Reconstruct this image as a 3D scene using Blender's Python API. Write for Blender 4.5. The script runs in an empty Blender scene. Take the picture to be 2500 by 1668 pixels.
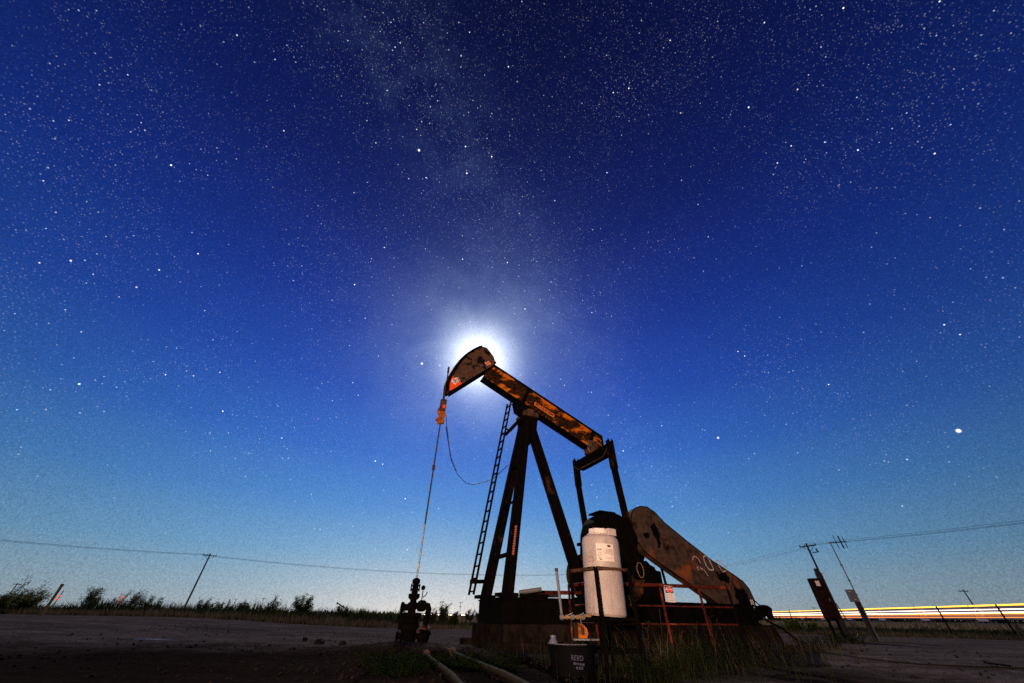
import bpy, math, random
import numpy as np
from mathutils import Vector, Matrix, noise

R = math.radians
random.seed(7)
rng = np.random.default_rng(7)
scene = bpy.context.scene
C = scene.collection

# ------------------------------------------------------------------ camera
CAM_H = 0.65
PITCH, ROLL = R(38.85), R(0.7)
cam_data = bpy.data.cameras.new('camera')
cam_data.sensor_width = 36.0
cam_data.lens = 833.0 / 2500.0 * 36.0
cam_data.clip_start = 0.05
cam_data.clip_end = 20000.0
cam = bpy.data.objects.new('camera', cam_data)
C.objects.link(cam)
_f = Vector((0, math.cos(PITCH), math.sin(PITCH)))
_u0 = Vector((0, -math.sin(PITCH), math.cos(PITCH)))
_r0 = Vector((1, 0, 0))
_r = _r0 * math.cos(ROLL) + _u0 * math.sin(ROLL)
_u = _u0 * math.cos(ROLL) - _r0 * math.sin(ROLL)
M4 = Matrix((( _r.x, _u.x, -_f.x, 0), (_r.y, _u.y, -_f.y, 0), (_r.z, _u.z, -_f.z, CAM_H), (0, 0, 0, 1)))
cam.matrix_world = M4
scene.camera = cam

# ------------------------------------------------------------------ moon light, exposure
MOON = Vector((-0.0948, 0.8078, 0.5818)).normalized()
sun_data = bpy.data.lights.new('moonlight', 'SUN')
sun_data.energy = 1.8
sun_data.angle = R(0.5)
sun_data.color = (1.0, 0.93, 0.86)
sun = bpy.data.objects.new('moonlight', sun_data)
sun.rotation_euler = MOON.to_track_quat('Z', 'Y').to_euler()
sun.location = (0, 0, 40)
C.objects.link(sun)

scene.view_settings.view_transform = 'Standard'
scene.view_settings.look = 'None'
scene.view_settings.gamma = 1.0
scene.view_settings.exposure = 0.0
scene.view_settings.use_curve_mapping = False
scene.cycles.use_denoising = False
scene.cycles.max_bounces = 5
scene.cycles.diffuse_bounces = 2
scene.cycles.sample_clamp_indirect = 3.0


def lin(r, g, b):
    def f(c):
        c /= 255.0
        return c / 12.92 if c <= 0.04045 else ((c + 0.055) / 1.055) ** 2.4
    return (f(r), f(g), f(b), 1.0)


class NT:
    """small helper around a node tree"""
    def __init__(self, tree):
        self.t = tree
        self.n = tree.nodes
        self.l = tree.links

    def new(self, typ, **kw):
        nd = self.n.new(typ)
        for k, v in kw.items():
            setattr(nd, k, v)
        return nd

    def link(self, a, b):
        self.l.new(a, b)

    def setin(self, sock, v):
        if hasattr(v, 'is_linked') or hasattr(v, 'links'):
            self.l.new(v, sock)
        else:
            sock.default_value = v

    def math(self, op, a, b=None, c=None, clamp=False):
        nd = self.new('ShaderNodeMath', operation=op, use_clamp=clamp)
        self.setin(nd.inputs[0], a)
        if b is not None:
            self.setin(nd.inputs[1], b)
        if c is not None:
            self.setin(nd.inputs[2], c)
        return nd.outputs[0]

    def vmath(self, op, a, b=None):
        nd = self.new('ShaderNodeVectorMath', operation=op)
        self.setin(nd.inputs[0], a)
        if b is not None:
            self.setin(nd.inputs[1], b)
        return nd.outputs['Value'] if op in ('DOT_PRODUCT', 'LENGTH', 'DISTANCE') else nd.outputs[0]

    def mix(self, fac, a, b, blend='MIX'):
        nd = self.new('ShaderNodeMix', data_type='RGBA', blend_type=blend)
        self.setin(nd.inputs[0], fac)
        self.setin(nd.inputs[6], a)
        self.setin(nd.inputs[7], b)
        return nd.outputs[2]

    def ramp(self, fac, stops, interp='LINEAR'):
        nd = self.new('ShaderNodeValToRGB')
        nd.color_ramp.interpolation = interp
        els = nd.color_ramp.elements
        while len(els) < len(stops):
            els.new(0.5)
        for e, (p, c) in zip(els, stops):
            e.position = p
            e.color = c if len(c) == 4 else (*c, 1)
        self.setin(nd.inputs[0], fac)
        return nd.outputs[0]

    def noise(self, vec, scale, detail=4.0, rough=0.55, dist=0.0):
        nd = self.new('ShaderNodeTexNoise')
        nd.inputs['Scale'].default_value = scale
        nd.inputs['Detail'].default_value = detail
        nd.inputs['Roughness'].default_value = rough
        nd.inputs['Distortion'].default_value = dist
        if vec is not None:
            self.l.new(vec, nd.inputs['Vector'])
        return nd.outputs['Fac']

    def maprange(self, v, a, b, c=0.0, d=1.0, smooth=True):
        nd = self.new('ShaderNodeMapRange')
        nd.interpolation_type = 'SMOOTHSTEP' if smooth else 'LINEAR'
        self.setin(nd.inputs[0], v)
        for i, x in zip((1, 2, 3, 4), (a, b, c, d)):
            nd.inputs[i].default_value = x
        return nd.outputs[0]


# ------------------------------------------------------------------ world: moonlit night sky with stars
world = bpy.data.worlds.new('World')
scene.world = world
world.use_nodes = True
world.cycles.sampling_method = 'MANUAL'
world.cycles.sample_map_resolution = 512
W = NT(world.node_tree)
for nd in list(W.n):
    W.n.remove(nd)
tc = W.new('ShaderNodeTexCoord')
D = W.vmath('NORMALIZE', tc.outputs['Generated'])
sep = W.new('ShaderNodeSeparateXYZ')
W.link(D, sep.inputs[0])
zc = W.math('MAXIMUM', sep.outputs[2], 0.0)
base = W.ramp(zc, [
    (0.0, lin(178, 190, 197)), (0.05, lin(154, 185, 205)), (0.11, lin(118, 170, 211)), (0.213, lin(80, 139, 207)),
    (0.33, lin(54, 106, 194)), (0.47, lin(37, 77, 172)), (0.63, lin(26, 54, 144)), (0.80, lin(19, 35, 108)),
    (0.93, lin(15, 25, 82)), (1.0, lin(12, 20, 66))], 'LINEAR')
# brighter towards the moon, dimmer away from it
cosm = W.vmath('DOT_PRODUCT', D, tuple(MOON))
ang = W.math('ARCCOSINE', W.math('MINIMUM', W.math('MAXIMUM', cosm, -1.0), 1.0))
dim = W.maprange(ang, R(10), R(76), 1.10, 0.44, True)
sky1 = W.vmath('MULTIPLY', base, W.new('ShaderNodeCombineXYZ').outputs[0])
comb = W.n[-1] if False else [n for n in W.n if n.type == 'COMBXYZ'][-1]
for i in range(3):
    W.link(dim, comb.inputs[i])
# soft glow of far town light low on the horizon under the moon
GLOWDIR = Vector((-0.16, 1.0, 0.02)).normalized()
cosg = W.vmath('DOT_PRODUCT', D, tuple(GLOWDIR))
glow = W.math('POWER', W.math('MAXIMUM', cosg, 0.0), 22.0)
low = W.math('POWER', W.math('SUBTRACT', 1.0, W.math('MINIMUM', zc, 1.0)), 13.0)
glowf = W.math('MULTIPLY', W.math('MULTIPLY', glow, low), 0.85)
sky2 = W.mix(glowf, sky1, lin(236, 228, 222))
# moon aureole
h1 = W.math('EXPONENT', W.math('MULTIPLY', W.math('POWER', W.math('DIVIDE', ang, R(4.2)), 2.0), -1.0))
h2 = W.math('EXPONENT', W.math('MULTIPLY', W.math('DIVIDE', ang, R(5.4)), -1.0))
thin = W.maprange(W.noise(D, 7.0, 5.0, 0.6, 0.5), 0.3, 0.7, 0.72, 1.22)   # thin uneven cloud in the moonlight
h2 = W.math('MULTIPLY', h2, thin)
hal = W.new('ShaderNodeCombineXYZ')
for i, (k1, k2) in enumerate(((1.3, 0.66), (1.3, 0.84), (1.3, 0.88))):
    W.link(W.math('ADD', W.math('MULTIPLY', h1, k1), W.math('MULTIPLY', h2, k2)), hal.inputs[i])
sky3 = W.vmath('ADD', sky2, hal.outputs[0])
# milky way: a faint band on a great circle
mwn = Vector((-0.1658, 0.3320, 0.9286)).cross(Vector((0.2915, 0.8747, 0.3872)))
mwn.normalize()
md = W.vmath('DOT_PRODUCT', D, tuple(mwn))
mwb = W.math('EXPONENT', W.math('MULTIPLY', W.math('POWER', W.math('DIVIDE', md, 0.11), 2.0), -1.0))
mwnoise = W.maprange(W.noise(D, 11.0, 9.0, 0.70, 0.25), 0.38, 0.74, 0.0, 1.0)
mw = W.math('MULTIPLY', mwb, mwnoise)
mwc = W.new('ShaderNodeCombineXYZ')
for i, k in enumerate((0.014, 0.023, 0.044)):
    W.link(W.math('MULTIPLY', mw, k), mwc.inputs[i])
sky4 = W.vmath('ADD', sky3, mwc.outputs[0])


def star_layer(scale, radius, keep, gain, seedoff):
    v = W.vmath('ADD', D, (seedoff, seedoff * 0.7, -seedoff * 1.3))
    vo = W.new('ShaderNodeTexVoronoi', feature='F1', distance='EUCLIDEAN')
    vo.inputs['Scale'].default_value = scale
    vo.inputs['Randomness'].default_value = 1.0
    W.link(v, vo.inputs['Vector'])
    core = W.maprange(vo.outputs['Distance'], radius * 0.35, radius, 1.0, 0.0)
    sc = W.new('ShaderNodeSeparateColor')
    W.link(vo.outputs['Color'], sc.inputs[0])
    br = W.maprange(sc.outputs[0], keep, 1.0, 0.0, 1.0, False)
    br = W.math('POWER', br, 3.2)
    on = W.math('GREATER_THAN', sc.outputs[0], keep)
    br = W.math('MULTIPLY', W.math('ADD', br, 0.11), on)
    s = W.math('MULTIPLY', W.math('MULTIPLY', core, br), W.math('MULTIPLY', EXT, gain))
    tint = W.mix(sc.outputs[1], (0.55, 0.74, 1.0, 1), (1.0, 0.92, 0.84, 1))
    sv = W.new('ShaderNodeVectorMath', operation='SCALE')
    W.link(tint, sv.inputs[0])
    W.link(s, sv.inputs['Scale'])
    return sv.outputs[0]


# unresolved faint stars give the sky a fine uneven grain
gr = W.maprange(W.noise(D, 430.0, 2.0, 0.8), 0.30, 0.70, 0.74, 1.28, False)
gv = W.new('ShaderNodeVectorMath', operation='SCALE')
W.link(sky4, gv.inputs[0])
W.link(gr, gv.inputs['Scale'])
sky4 = gv.outputs[0]
EXT = W.math('MULTIPLY', W.maprange(zc, 0.02, 0.35, 0.12, 1.0), W.math('ADD', W.maprange(W.noise(D, 3.2, 3.0, 0.6), 0.36, 0.64, 0.35, 1.1), W.math('MULTIPLY', mwb, 0.5)))   # fewer stars shine through the thick air low down
acc = sky4
for (sc_, rad_, keep_, gain_, off_) in ((44.0, 0.085, 0.90, 4.0, 3.1), (95.0, 0.15, 0.90, 3.0, 7.7),
                                        (170.0, 0.22, 0.84, 1.0, 12.3), (330.0, 0.42, 0.35, 0.20, 21.9)):
    acc = W.vmath('ADD', acc, star_layer(sc_, rad_, keep_, gain_, off_))
# a few bright named-less stars and a planet
for (x, y, z, rad, g) in ((0.78656, 0.55945, 0.26142, 0.0024, 3.0), (-0.2371, 0.3643, 0.9006, 0.0022, 2.2),
                          (-0.2541, 0.7927, 0.5542, 0.0024, 2.2), (0.5053, 0.7914, 0.3439, 0.0020, 1.6)):
    v = Vector((x, y, z)).normalized()
    dd = W.vmath('DISTANCE', D, tuple(v))
    st = W.math('MULTIPLY', W.math('POWER', W.maprange(dd, 0.0, rad * 2.4, 1.0, 0.0), 2.5), g)
    cc = W.new('ShaderNodeCombineXYZ')
    for i in range(3):
        W.link(st, cc.inputs[i])
    acc = W.vmath('ADD', acc, cc.outputs[0])
bg = W.new('ShaderNodeBackground')
W.link(acc, bg.inputs['Color'])
bg.inputs['Strength'].default_value = 1.0
wo = W.new('ShaderNodeOutputWorld')
W.link(bg.outputs[0], wo.inputs['Surface'])

# ------------------------------------------------------------------ mesh helpers


class MB:
    def __init__(self):
        self.v = []
        self.f = []

    def add(self, vs, fs):
        o = len(self.v)
        self.v.extend([tuple(p) for p in vs])
        self.f.extend([tuple(i + o for i in f) for f in fs])
        return self

    def box(self, c, s, rot=None):
        hx, hy, hz = s[0] / 2, s[1] / 2, s[2] / 2
        vs = [Vector((x, y, z)) for x in (-hx, hx) for y in (-hy, hy) for z in (-hz, hz)]
        if rot is not None:
            vs = [rot @ p for p in vs]
        c = Vector(c)
        vs = [p + c for p in vs]
        return self.add(vs, [(0, 1, 3, 2), (4, 6, 7, 5), (0, 4, 5, 1), (2, 3, 7, 6), (0, 2, 6, 4), (1, 5, 7, 3)])

    def bar(self, p, q, w, h, up=(0, 0, 1), w2=None, h2=None):
        p, q = Vector(p), Vector(q)
        d = (q - p).normalized()
        s = d.cross(Vector(up))
        if s.length < 1e-5:
            s = d.cross(Vector((1, 0, 0)))
        s.normalize()
        u = s.cross(d).normalized()
        w2 = w if w2 is None else w2
        h2 = h if h2 is None else h2
        vs = []
        for pt, ww, hh in ((p, w, h), (q, w2, h2)):
            for a, b in ((-1, -1), (1, -1), (1, 1), (-1, 1)):
                vs.append(pt + s * (a * ww / 2) + u * (b * hh / 2))
        return self.add(vs, [(3, 2, 1, 0), (4, 5, 6, 7), (0, 1, 5, 4), (1, 2, 6, 5), (2, 3, 7, 6), (3, 0, 4, 7)])

    def ibeam(self, p, q, w, h, up=(0, 0, 1), tf=0.03, tw=0.02):
        """rolled section: web plus two flanges"""
        p, q = Vector(p), Vector(q)
        d = (q - p).normalized()
        s = d.cross(Vector(up)).normalized()
        u = s.cross(d).normalized()
        self.bar(p + u * (h / 2 - tf / 2), q + u * (h / 2 - tf / 2), w, tf, u)
        self.bar(p - u * (h / 2 - tf / 2), q - u * (h / 2 - tf / 2), w, tf, u)
        self.bar(p, q, tw, h - 2 * tf - 0.001, u)
        return self

    def tube(self, pts, r, n=8, cap=True):
        pts = [Vector(p) for p in pts]
        m = len(pts)
        rs = [r] * m if not isinstance(r, (list, tuple)) else list(r)
        prev = None
        vs = []
        for i, p in enumerate(pts):
            if i == 0:
                d = pts[1] - pts[0]
            elif i == m - 1:
                d = pts[-1] - pts[-2]
            else:
                d = (pts[i + 1] - pts[i]).normalized() + (pts[i] - pts[i - 1]).normalized()
            if d.length < 1e-9:
                d = Vector((0, 0, 1))
            d.normalize()
            if prev is None:
                a = Vector((0, 0, 1)) if abs(d.z) < 0.9 else Vector((1, 0, 0))
                e1 = d.cross(a).normalized()
            else:
                e1 = (prev - d * prev.dot(d)).normalized()
            prev = e1
            e2 = d.cross(e1)
            for k in range(n):
                t = 2 * math.pi * k / n
                vs.append(p + (e1 * math.cos(t) + e2 * math.sin(t)) * rs[i])
        fs = []
        for i in range(m - 1):
            for k in range(n):
                k2 = (k + 1) % n
                fs.append((i * n + k, i * n + k2, (i + 1) * n + k2, (i + 1) * n + k))
        if cap:
            fs.append(tuple(reversed(range(n))))
            fs.append(tuple((m - 1) * n + k for k in range(n)))
        return self.add(vs, fs)

    def lathe(self, prof, o=(0, 0, 0), axis=(0, 0, 1), n=20):
        o = Vector(o)
        d = Vector(axis).normalized()
        a = Vector((1, 0, 0)) if abs(d.x) < 0.9 else Vector((0, 1, 0))
        e1 = (a - d * a.dot(d)).normalized()
        e2 = d.cross(e1)
        vs = []
        for (r, z) in prof:
            for k in range(n):
                t = 2 * math.pi * k / n
                vs.append(o + d * z + (e1 * math.cos(t) + e2 * math.sin(t)) * max(r, 1e-4))
        fs = []
        for i in range(len(prof) - 1):
            for k in range(n):
                k2 = (k + 1) % n
                fs.append((i * n + k, i * n + k2, (i + 1) * n + k2, (i + 1) * n + k))
        fs.append(tuple(reversed(range(n))))
        fs.append(tuple((len(prof) - 1) * n + k for k in range(n)))
        return self.add(vs, fs)

    def prism(self, poly, o, ux, uy, depth):
        """polygon (a,b) in plane o + a*ux + b*uy, pushed by +-depth/2 along ux x uy"""
        o, ux, uy = Vector(o), Vector(ux), Vector(uy)
        nn = ux.cross(uy).normalized()
        k = len(poly)
        vs = [o + ux * a + uy * b - nn * (depth / 2) for a, b in poly]
        vs += [o + ux * a + uy * b + nn * (depth / 2) for a, b in poly]
        fs = [tuple(reversed(range(k))), tuple(range(k, 2 * k))]
        for i in range(k):
            j = (i + 1) % k
            fs.append((i, j, k + j, k + i))
        return self.add(vs, fs)

    def build(self, name, mat, parent=None, smooth=False, bevel=0.0, kind=None, fix=True):
        me = bpy.data.meshes.new(name)
        me.from_pydata(self.v, [], self.f)
        me.update()
        if fix:
            import bmesh
            bm = bmesh.new()
            bm.from_mesh(me)
            bmesh.ops.recalc_face_normals(bm, faces=bm.faces)
            bm.to_mesh(me)
            bm.free()
        if smooth:
            for p in me.polygons:
                p.use_smooth = True
            try:
                me.set_sharp_from_angle(angle=R(40))
            except Exception:
                pass
        me.materials.append(mat)
        o = bpy.data.objects.new(name, me)
        C.objects.link(o)
        if parent is not None:
            o.parent = parent
        if bevel:
            b = o.modifiers.new('bevel', 'BEVEL')
            b.width = bevel
            b.segments = 2
            b.limit_method = 'ANGLE'
            b.angle_limit = R(40)
        if kind:
            o['kind'] = kind
        return o


def empty(name, loc=(0, 0, 0), rz=0.0):
    o = bpy.data.objects.new(name, None)
    o.empty_display_size = 0.2
    o.location = loc
    o.rotation_euler = (0, 0, rz)
    C.objects.link(o)
    return o


def tag(o, label, cat, group=None):
    o['label'] = label
    o['category'] = cat
    if group:
        o['group'] = group
    return o


def copy_tree(o, parent=None):
    c = o.copy()
    C.objects.link(c)
    c.parent = parent
    for ch in list(o.children):
        copy_tree(ch, c)
    return c


def numpy_mesh(name, verts, faces, mat, kind=None, parent=None, smooth=False):
    """verts (n,3) array, faces (m,k) array, fast path"""
    me = bpy.data.meshes.new(name)
    verts = np.ascontiguousarray(verts, dtype=np.float32)
    faces = np.ascontiguousarray(faces, dtype=np.int32)
    me.vertices.add(len(verts))
    me.vertices.foreach_set('co', verts.ravel())
    k = faces.shape[1]
    me.loops.add(faces.size)
    me.loops.foreach_set('vertex_index', faces.ravel())
    me.polygons.add(len(faces))
    me.polygons.foreach_set('loop_start', np.arange(0, faces.size, k, dtype=np.int32))
    me.polygons.foreach_set('loop_total', np.full(len(faces), k, dtype=np.int32))
    if smooth:
        me.polygons.foreach_set('use_smooth', np.ones(len(faces), dtype=bool))
    me.update(calc_edges=True)
    me.materials.append(mat)
    o = bpy.data.objects.new(name, me)
    C.objects.link(o)
    if parent is not None:
        o.parent = parent
    if kind:
        o['kind'] = kind
    return o


def text_mesh(name, s, size, mat, parent, origin, ux, uy, extrude=0.001, bold=0.0, align='CENTER'):
    """flat lettering laid at origin, reading along ux with uy up"""
    cu = bpy.data.curves.new(name, 'FONT')
    cu.body = s
    cu.size = size
    cu.align_x = align
    cu.align_y = 'CENTER'
    cu.extrude = extrude
    cu.offset = bold
    cu.resolution_u = 3
    tmp = bpy.data.objects.new(name + '_tmp', cu)
    C.objects.link(tmp)
    dg = bpy.context.evaluated_depsgraph_get()
    dg.update()
    me = bpy.data.meshes.new_from_object(tmp.evaluated_get(dg))
    me.name = name
    C.objects.unlink(tmp)
    bpy.data.objects.remove(tmp)
    ux, uy = Vector(ux).normalized(), Vector(uy).normalized()
    nn = ux.cross(uy)
    o0 = Vector(origin)
    me.transform(Matrix(((ux.x, uy.x, nn.x, o0.x), (ux.y, uy.y, nn.y, o0.y), (ux.z, uy.z, nn.z, o0.z), (0, 0, 0, 1))))
    me.materials.clear()
    me.materials.append(mat)
    o = bpy.data.objects.new(name, me)
    C.objects.link(o)
    o.parent = parent
    return o


# ------------------------------------------------------------------ materials
def newmat(name):
    m = bpy.data.materials.new(name)
    m.use_nodes = True
    t = NT(m.node_tree)
    b = t.n['Principled BSDF']
    return m, t, b


def coords(t, kind='Object'):
    return t.new('ShaderNodeTexCoord').outputs[kind]


def mat_plain(name, col, rough=0.6, metal=0.0, var=0.25, scale=6.0, bump=0.0, spec=0.4):
    m, t, b = newmat(name)
    co = coords(t)
    nz = t.noise(co, scale, 5.0, 0.6)
    lo = tuple(c * (1 - var) for c in col)
    hi = tuple(min(1.0, c * (1 + var)) for c in col)
    c = t.ramp(nz, [(0.3, lo), (0.7, hi)])
    t.link(c, b.inputs['Base Color'])
    b.inputs['Roughness'].default_value = rough
    b.inputs['Metallic'].default_value = metal
    b.inputs['Specular IOR Level'].default_value = spec
    if bump:
        bp_ = t.new('ShaderNodeBump')
        bp_.inputs['Strength'].default_value = bump
        bp_.inputs['Distance'].default_value = 0.02
        t.link(t.noise(co, scale * 8, 4.0, 0.6), bp_.inputs['Height'])
        t.link(bp_.outputs[0], b.inputs['Normal'])
    return m


def mat_patchy(name, dark, mid, patch, p0=0.52, p1=0.60, scale=1.2, stretch=(1, 1, 1), rot=0.0, rough=0.75, fine=9.0, midfrac=0.5, offs=(0, 0, 0), dark_cut=None):
    """weathered paint: dark grime, mid tone, bright bare patches of old paint"""
    m, t, b = newmat(name)
    mp = t.new('ShaderNodeMapping')
    t.link(coords(t), mp.inputs[0])
    mp.inputs['Scale'].default_value = stretch
    mp.inputs['Rotation'].default_value = (0, rot, 0)
    mp.inputs['Location'].default_value = offs
    v = mp.outputs[0]
    big = t.noise(v, scale, 4.0, 0.6, 0.3)
    fin = t.noise(v, fine, 6.0, 0.7)
    grain = t.noise(v, fine * 7, 3.0, 0.7)
    k = t.math('ADD', big, t.math('MULTIPLY', t.math('SUBTRACT', fin, 0.5), 0.22))
    basec = t.mix(t.maprange(fin, 0.35, 0.35 + midfrac * 0.4), dark, mid)
    pc = t.mix(t.maprange(grain, 0.3, 0.7), patch, tuple(c * 0.62 for c in patch[:3]) + (1,))
    c = t.mix(t.maprange(k, p0, p1), basec, pc)
    if dark_cut:
        blk = t.noise(v, scale * 1.7, 3.0, 0.6, 0.1)
        c = t.mix(t.maprange(blk, dark_cut[0], dark_cut[1]), c, (0.006, 0.005, 0.005, 1))
    t.link(c, b.inputs['Base Color'])
    b.inputs['Roughness'].default_value = rough
    b.inputs['Specular IOR Level'].default_value = 0.02
    bp_ = t.new('ShaderNodeBump')
    bp_.inputs['Strength'].default_value = 0.35
    bp_.inputs['Distance'].default_value = 0.01
    t.link(fin, bp_.inputs['Height'])
    t.link(bp_.outputs[0], b.inputs['Normal'])
    return m


def mat_emit(name, col, strength):
    m, t, b = newmat(name)
    b.inputs['Base Color'].default_value = (*col, 1)
    b.inputs['Emission Color'].default_value = (*col, 1)
    b.inputs['Emission Strength'].default_value = strength
    return m


M = {}
M['oily'] = mat_plain('oily_black_steel', (0.0035, 0.0028, 0.0024), 0.85, 0.0, 0.5, 5.0, 0.15, 0.015)
M['leg'] = mat_patchy('weathered_leg_steel', (0.0018, 0.0015, 0.0012, 1), (0.005, 0.003, 0.002, 1), (0.07, 0.028, 0.015, 1), 0.62, 0.74, 1.3)
M['beam'] = mat_patchy('beam_burnt_paint', (0.006, 0.005, 0.004, 1), (0.045, 0.016, 0.005, 1), (0.72, 0.17, 0.010, 1), 0.515, 0.62, 1.5, (0.8, 1, 1.5), R(-24), 0.7, 7.0, 0.7, (0.35, 0, 0.2))
M['head'] = mat_patchy('horsehead_grimy_paint', (0.055, 0.030, 0.021, 1), (0.095, 0.050, 0.033, 1), (0.24, 0.070, 0.025, 1), 0.56, 0.70, 1.6, (1, 1, 1), 0.0, 0.8, 6.0, 0.6, (1.3, 0, 2.0), (0.50, 0.62))
M['guard'] = mat_patchy('belt_guard_paint', (0.034, 0.020, 0.014, 1), (0.075, 0.046, 0.033, 1), (0.28, 0.075, 0.022, 1), 0.54, 0.70, 1.1, (1, 1, 1), 0.0, 0.75, 5.0, 0.6, (3.0, 0, 1.0), (0.58, 0.78))
M['orange'] = mat_patchy('orange_safety_paint', (0.75, 0.075, 0.010, 1), (0.88, 0.085, 0.012, 1), (0.90, 0.11, 0.016, 1), 0.55, 0.75, 3.0)
M['orange_rust'] = mat_patchy('orange_worn_paint', (0.10, 0.03, 0.012, 1), (0.35, 0.09, 0.02, 1), (0.55, 0.14, 0.02, 1), 0.45, 0.60, 4.0)
M['cweight'] = mat_patchy('counterweight_paint', (0.012, 0.007, 0.004, 1), (0.05, 0.022, 0.010, 1), (0.30, 0.085, 0.016, 1), 0.58, 0.66, 1.6)
M['plate'] = mat_plain('name_plate_orange', (0.75, 0.17, 0.02), 0.6, 0, 0.15, 12)
M['ink'] = mat_plain('black_lettering', (0.008, 0.006, 0.006), 0.7, 0, 0.1)
M['white_paint'] = mat_plain('chalk_white_paint', (0.55, 0.42, 0.38), 0.9, 0, 0.3, 20)
M['decal_white'] = mat_plain('sticker_white', (0.72, 0.62, 0.55), 0.6, 0, 0.15, 15)
M['decal_red'] = mat_plain('sticker_red', (0.28, 0.035, 0.025), 0.7, 0, 0.35, 15, 0, 0.1)
M['sign_red'] = mat_plain('sign_red', (0.75, 0.02, 0.02), 0.6, 0, 0.1, 15)
M['rail'] = mat_patchy('red_rail_rust', (0.014, 0.004, 0.003, 1), (0.085, 0.015, 0.008, 1), (0.30, 0.060, 0.028, 1), 0.55, 0.70, 2.2)
M['concrete'] = mat_patchy('stained_concrete', (0.006, 0.0035, 0.0025, 1), (0.017, 0.011, 0.008, 1), (0.036, 0.024, 0.018, 1), 0.55, 0.75, 0.9, (1, 1, 1), 0, 0.95, 4.0, 0.8, (0, 0, 0), (0.56, 0.68))
M['tank'] = None
M['steel'] = mat_plain('polished_steel', (0.26, 0.24, 0.23), 0.4, 0.8, 0.15, 4)
M['galv'] = mat_plain('galvanised_steel', (0.15, 0.145, 0.15), 0.6, 0.2, 0.25, 8)
M['rustpipe'] = mat_patchy('rusty_pipe', (0.02, 0.012, 0.009, 1), (0.09, 0.045, 0.028, 1), (0.16, 0.09, 0.055, 1), 0.55, 0.7, 3.0)
M['palepipe'] = mat_plain('pale_pipe', (0.020, 0.017, 0.012), 0.85, 0, 0.35, 5, 0, 0.03)
M['rope'] = mat_plain('wire_rope', (0.05, 0.025, 0.016), 0.8, 0.2, 0.4, 9)
M['rubber'] = mat_plain('black_rubber', (0.012, 0.012, 0.013), 0.6, 0, 0.3)
M['brass'] = mat_plain('brass_fittings', (0.45, 0.24, 0.10), 0.4, 0.5, 0.4, 12)
M['tub'] = mat_plain('black_tub_plastic', (0.003, 0.003, 0.0035), 0.6, 0, 0.4, 4, 0.0, 0.02)
M['blueprint'] = mat_plain('pale_blue_print', (0.055, 0.06, 0.10), 0.8, 0, 0.5, 25, 0, 0.05)
M['jug'] = mat_plain('pale_blue_jug', (0.12, 0.125, 0.18), 0.5, 0, 0.2)
M['yellowpost'] = mat_plain('marker_post_ochre', (0.75, 0.33, 0.04), 0.8, 0, 0.3, 5)
M['wood'] = mat_plain('weathered_wood', (0.018, 0.012, 0.009), 0.9, 0, 0.4, 5)
M['woodpole'] = mat_plain('pole_wood', (0.075, 0.048, 0.038), 0.9, 0, 0.35, 2)
M['board'] = mat_patchy('rusted_panel', (0.007, 0.004, 0.003, 1), (0.018, 0.007, 0.004, 1), (0.07, 0.02, 0.009, 1), 0.55, 0.72, 1.8)
M['boxgrey'] = mat_plain('grey_enclosure', (0.16, 0.15, 0.15), 0.5, 0.2, 0.2, 4)
M['tan_print_lit'] = mat_plain('tan_print_lit_side', (0.32, 0.21, 0.15), 0.6, 0, 0.2, 4)
M['stone'] = mat_plain('clod_stone', (0.016, 0.011, 0.009), 0.95, 0, 0.4, 8, 0, 0.05)
M['added_trailer'] = mat_plain('added_trailer_glow_side', (0.34, 0.27, 0.30), 0.6, 0, 0.1, 0.5)  # pinkish side paints the glow between the light trails
M['cab'] = mat_plain('truck_cab_paint', (0.45, 0.38, 0.40), 0.4, 0.1, 0.1, 1)
M['tyre'] = mat_plain('tyre_rubber', (0.015, 0.014, 0.014), 0.8)
M['glass'] = mat_plain('dark_glass', (0.02, 0.02, 0.03), 0.1)
M['trail_yellow'] = mat_emit('amber_light_trail', (1.0, 0.52, 0.035), 3.0)
M['trail_white'] = mat_emit('white_light_trail', (1.0, 0.78, 0.60), 3.2)
M['trail_orange'] = mat_emit('orange_light_trail', (1.0, 0.24, 0.03), 2.0)
M['lamp_head'] = mat_emit('headlamp', (1.0, 0.72, 0.40), 14.0)
M['lamp_red'] = mat_emit('red_beacon', (1.0, 0.03, 0.012), 1.6)
M['lamp_work'] = mat_emit('work_lamp_glass', (1.0, 0.80, 0.60), 3.0)


def mat_tank():
    m, t, b = newmat('translucent_white_plastic')
    co = coords(t)
    nz = t.noise(co, 3.0, 4.0, 0.6)
    c = t.ramp(nz, [(0.3, (0.36, 0.29, 0.265, 1)), (0.7, (0.50, 0.42, 0.385, 1))])
    ms = t.new('ShaderNodeMapping')
    t.link(co, ms.inputs[0])
    ms.inputs['Scale'].default_value = (7.0, 7.0, 0.5)
    run = t.noise(ms.outputs[0], 1.6, 5.0, 0.65)
    c = t.mix(t.maprange(run, 0.52, 0.78, 0.0, 0.55), c, (0.20, 0.14, 0.12, 1))
    grime = t.noise(co, 14.0, 5.0, 0.7)
    c = t.mix(t.maprange(grime, 0.55, 0.8, 0.0, 0.5), c, (0.16, 0.12, 0.10, 1))
    t.link(c, b.inputs['Base Color'])
    b.inputs['Roughness'].default_value = 0.55
    b.inputs['Subsurface Weight'].default_value = 0.15
    b.inputs['Subsurface Radius'].default_value = (0.05, 0.04, 0.03)
    b.inputs['Subsurface Scale'].default_value = 0.3
    return m


M['tank'] = mat_tank()


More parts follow.
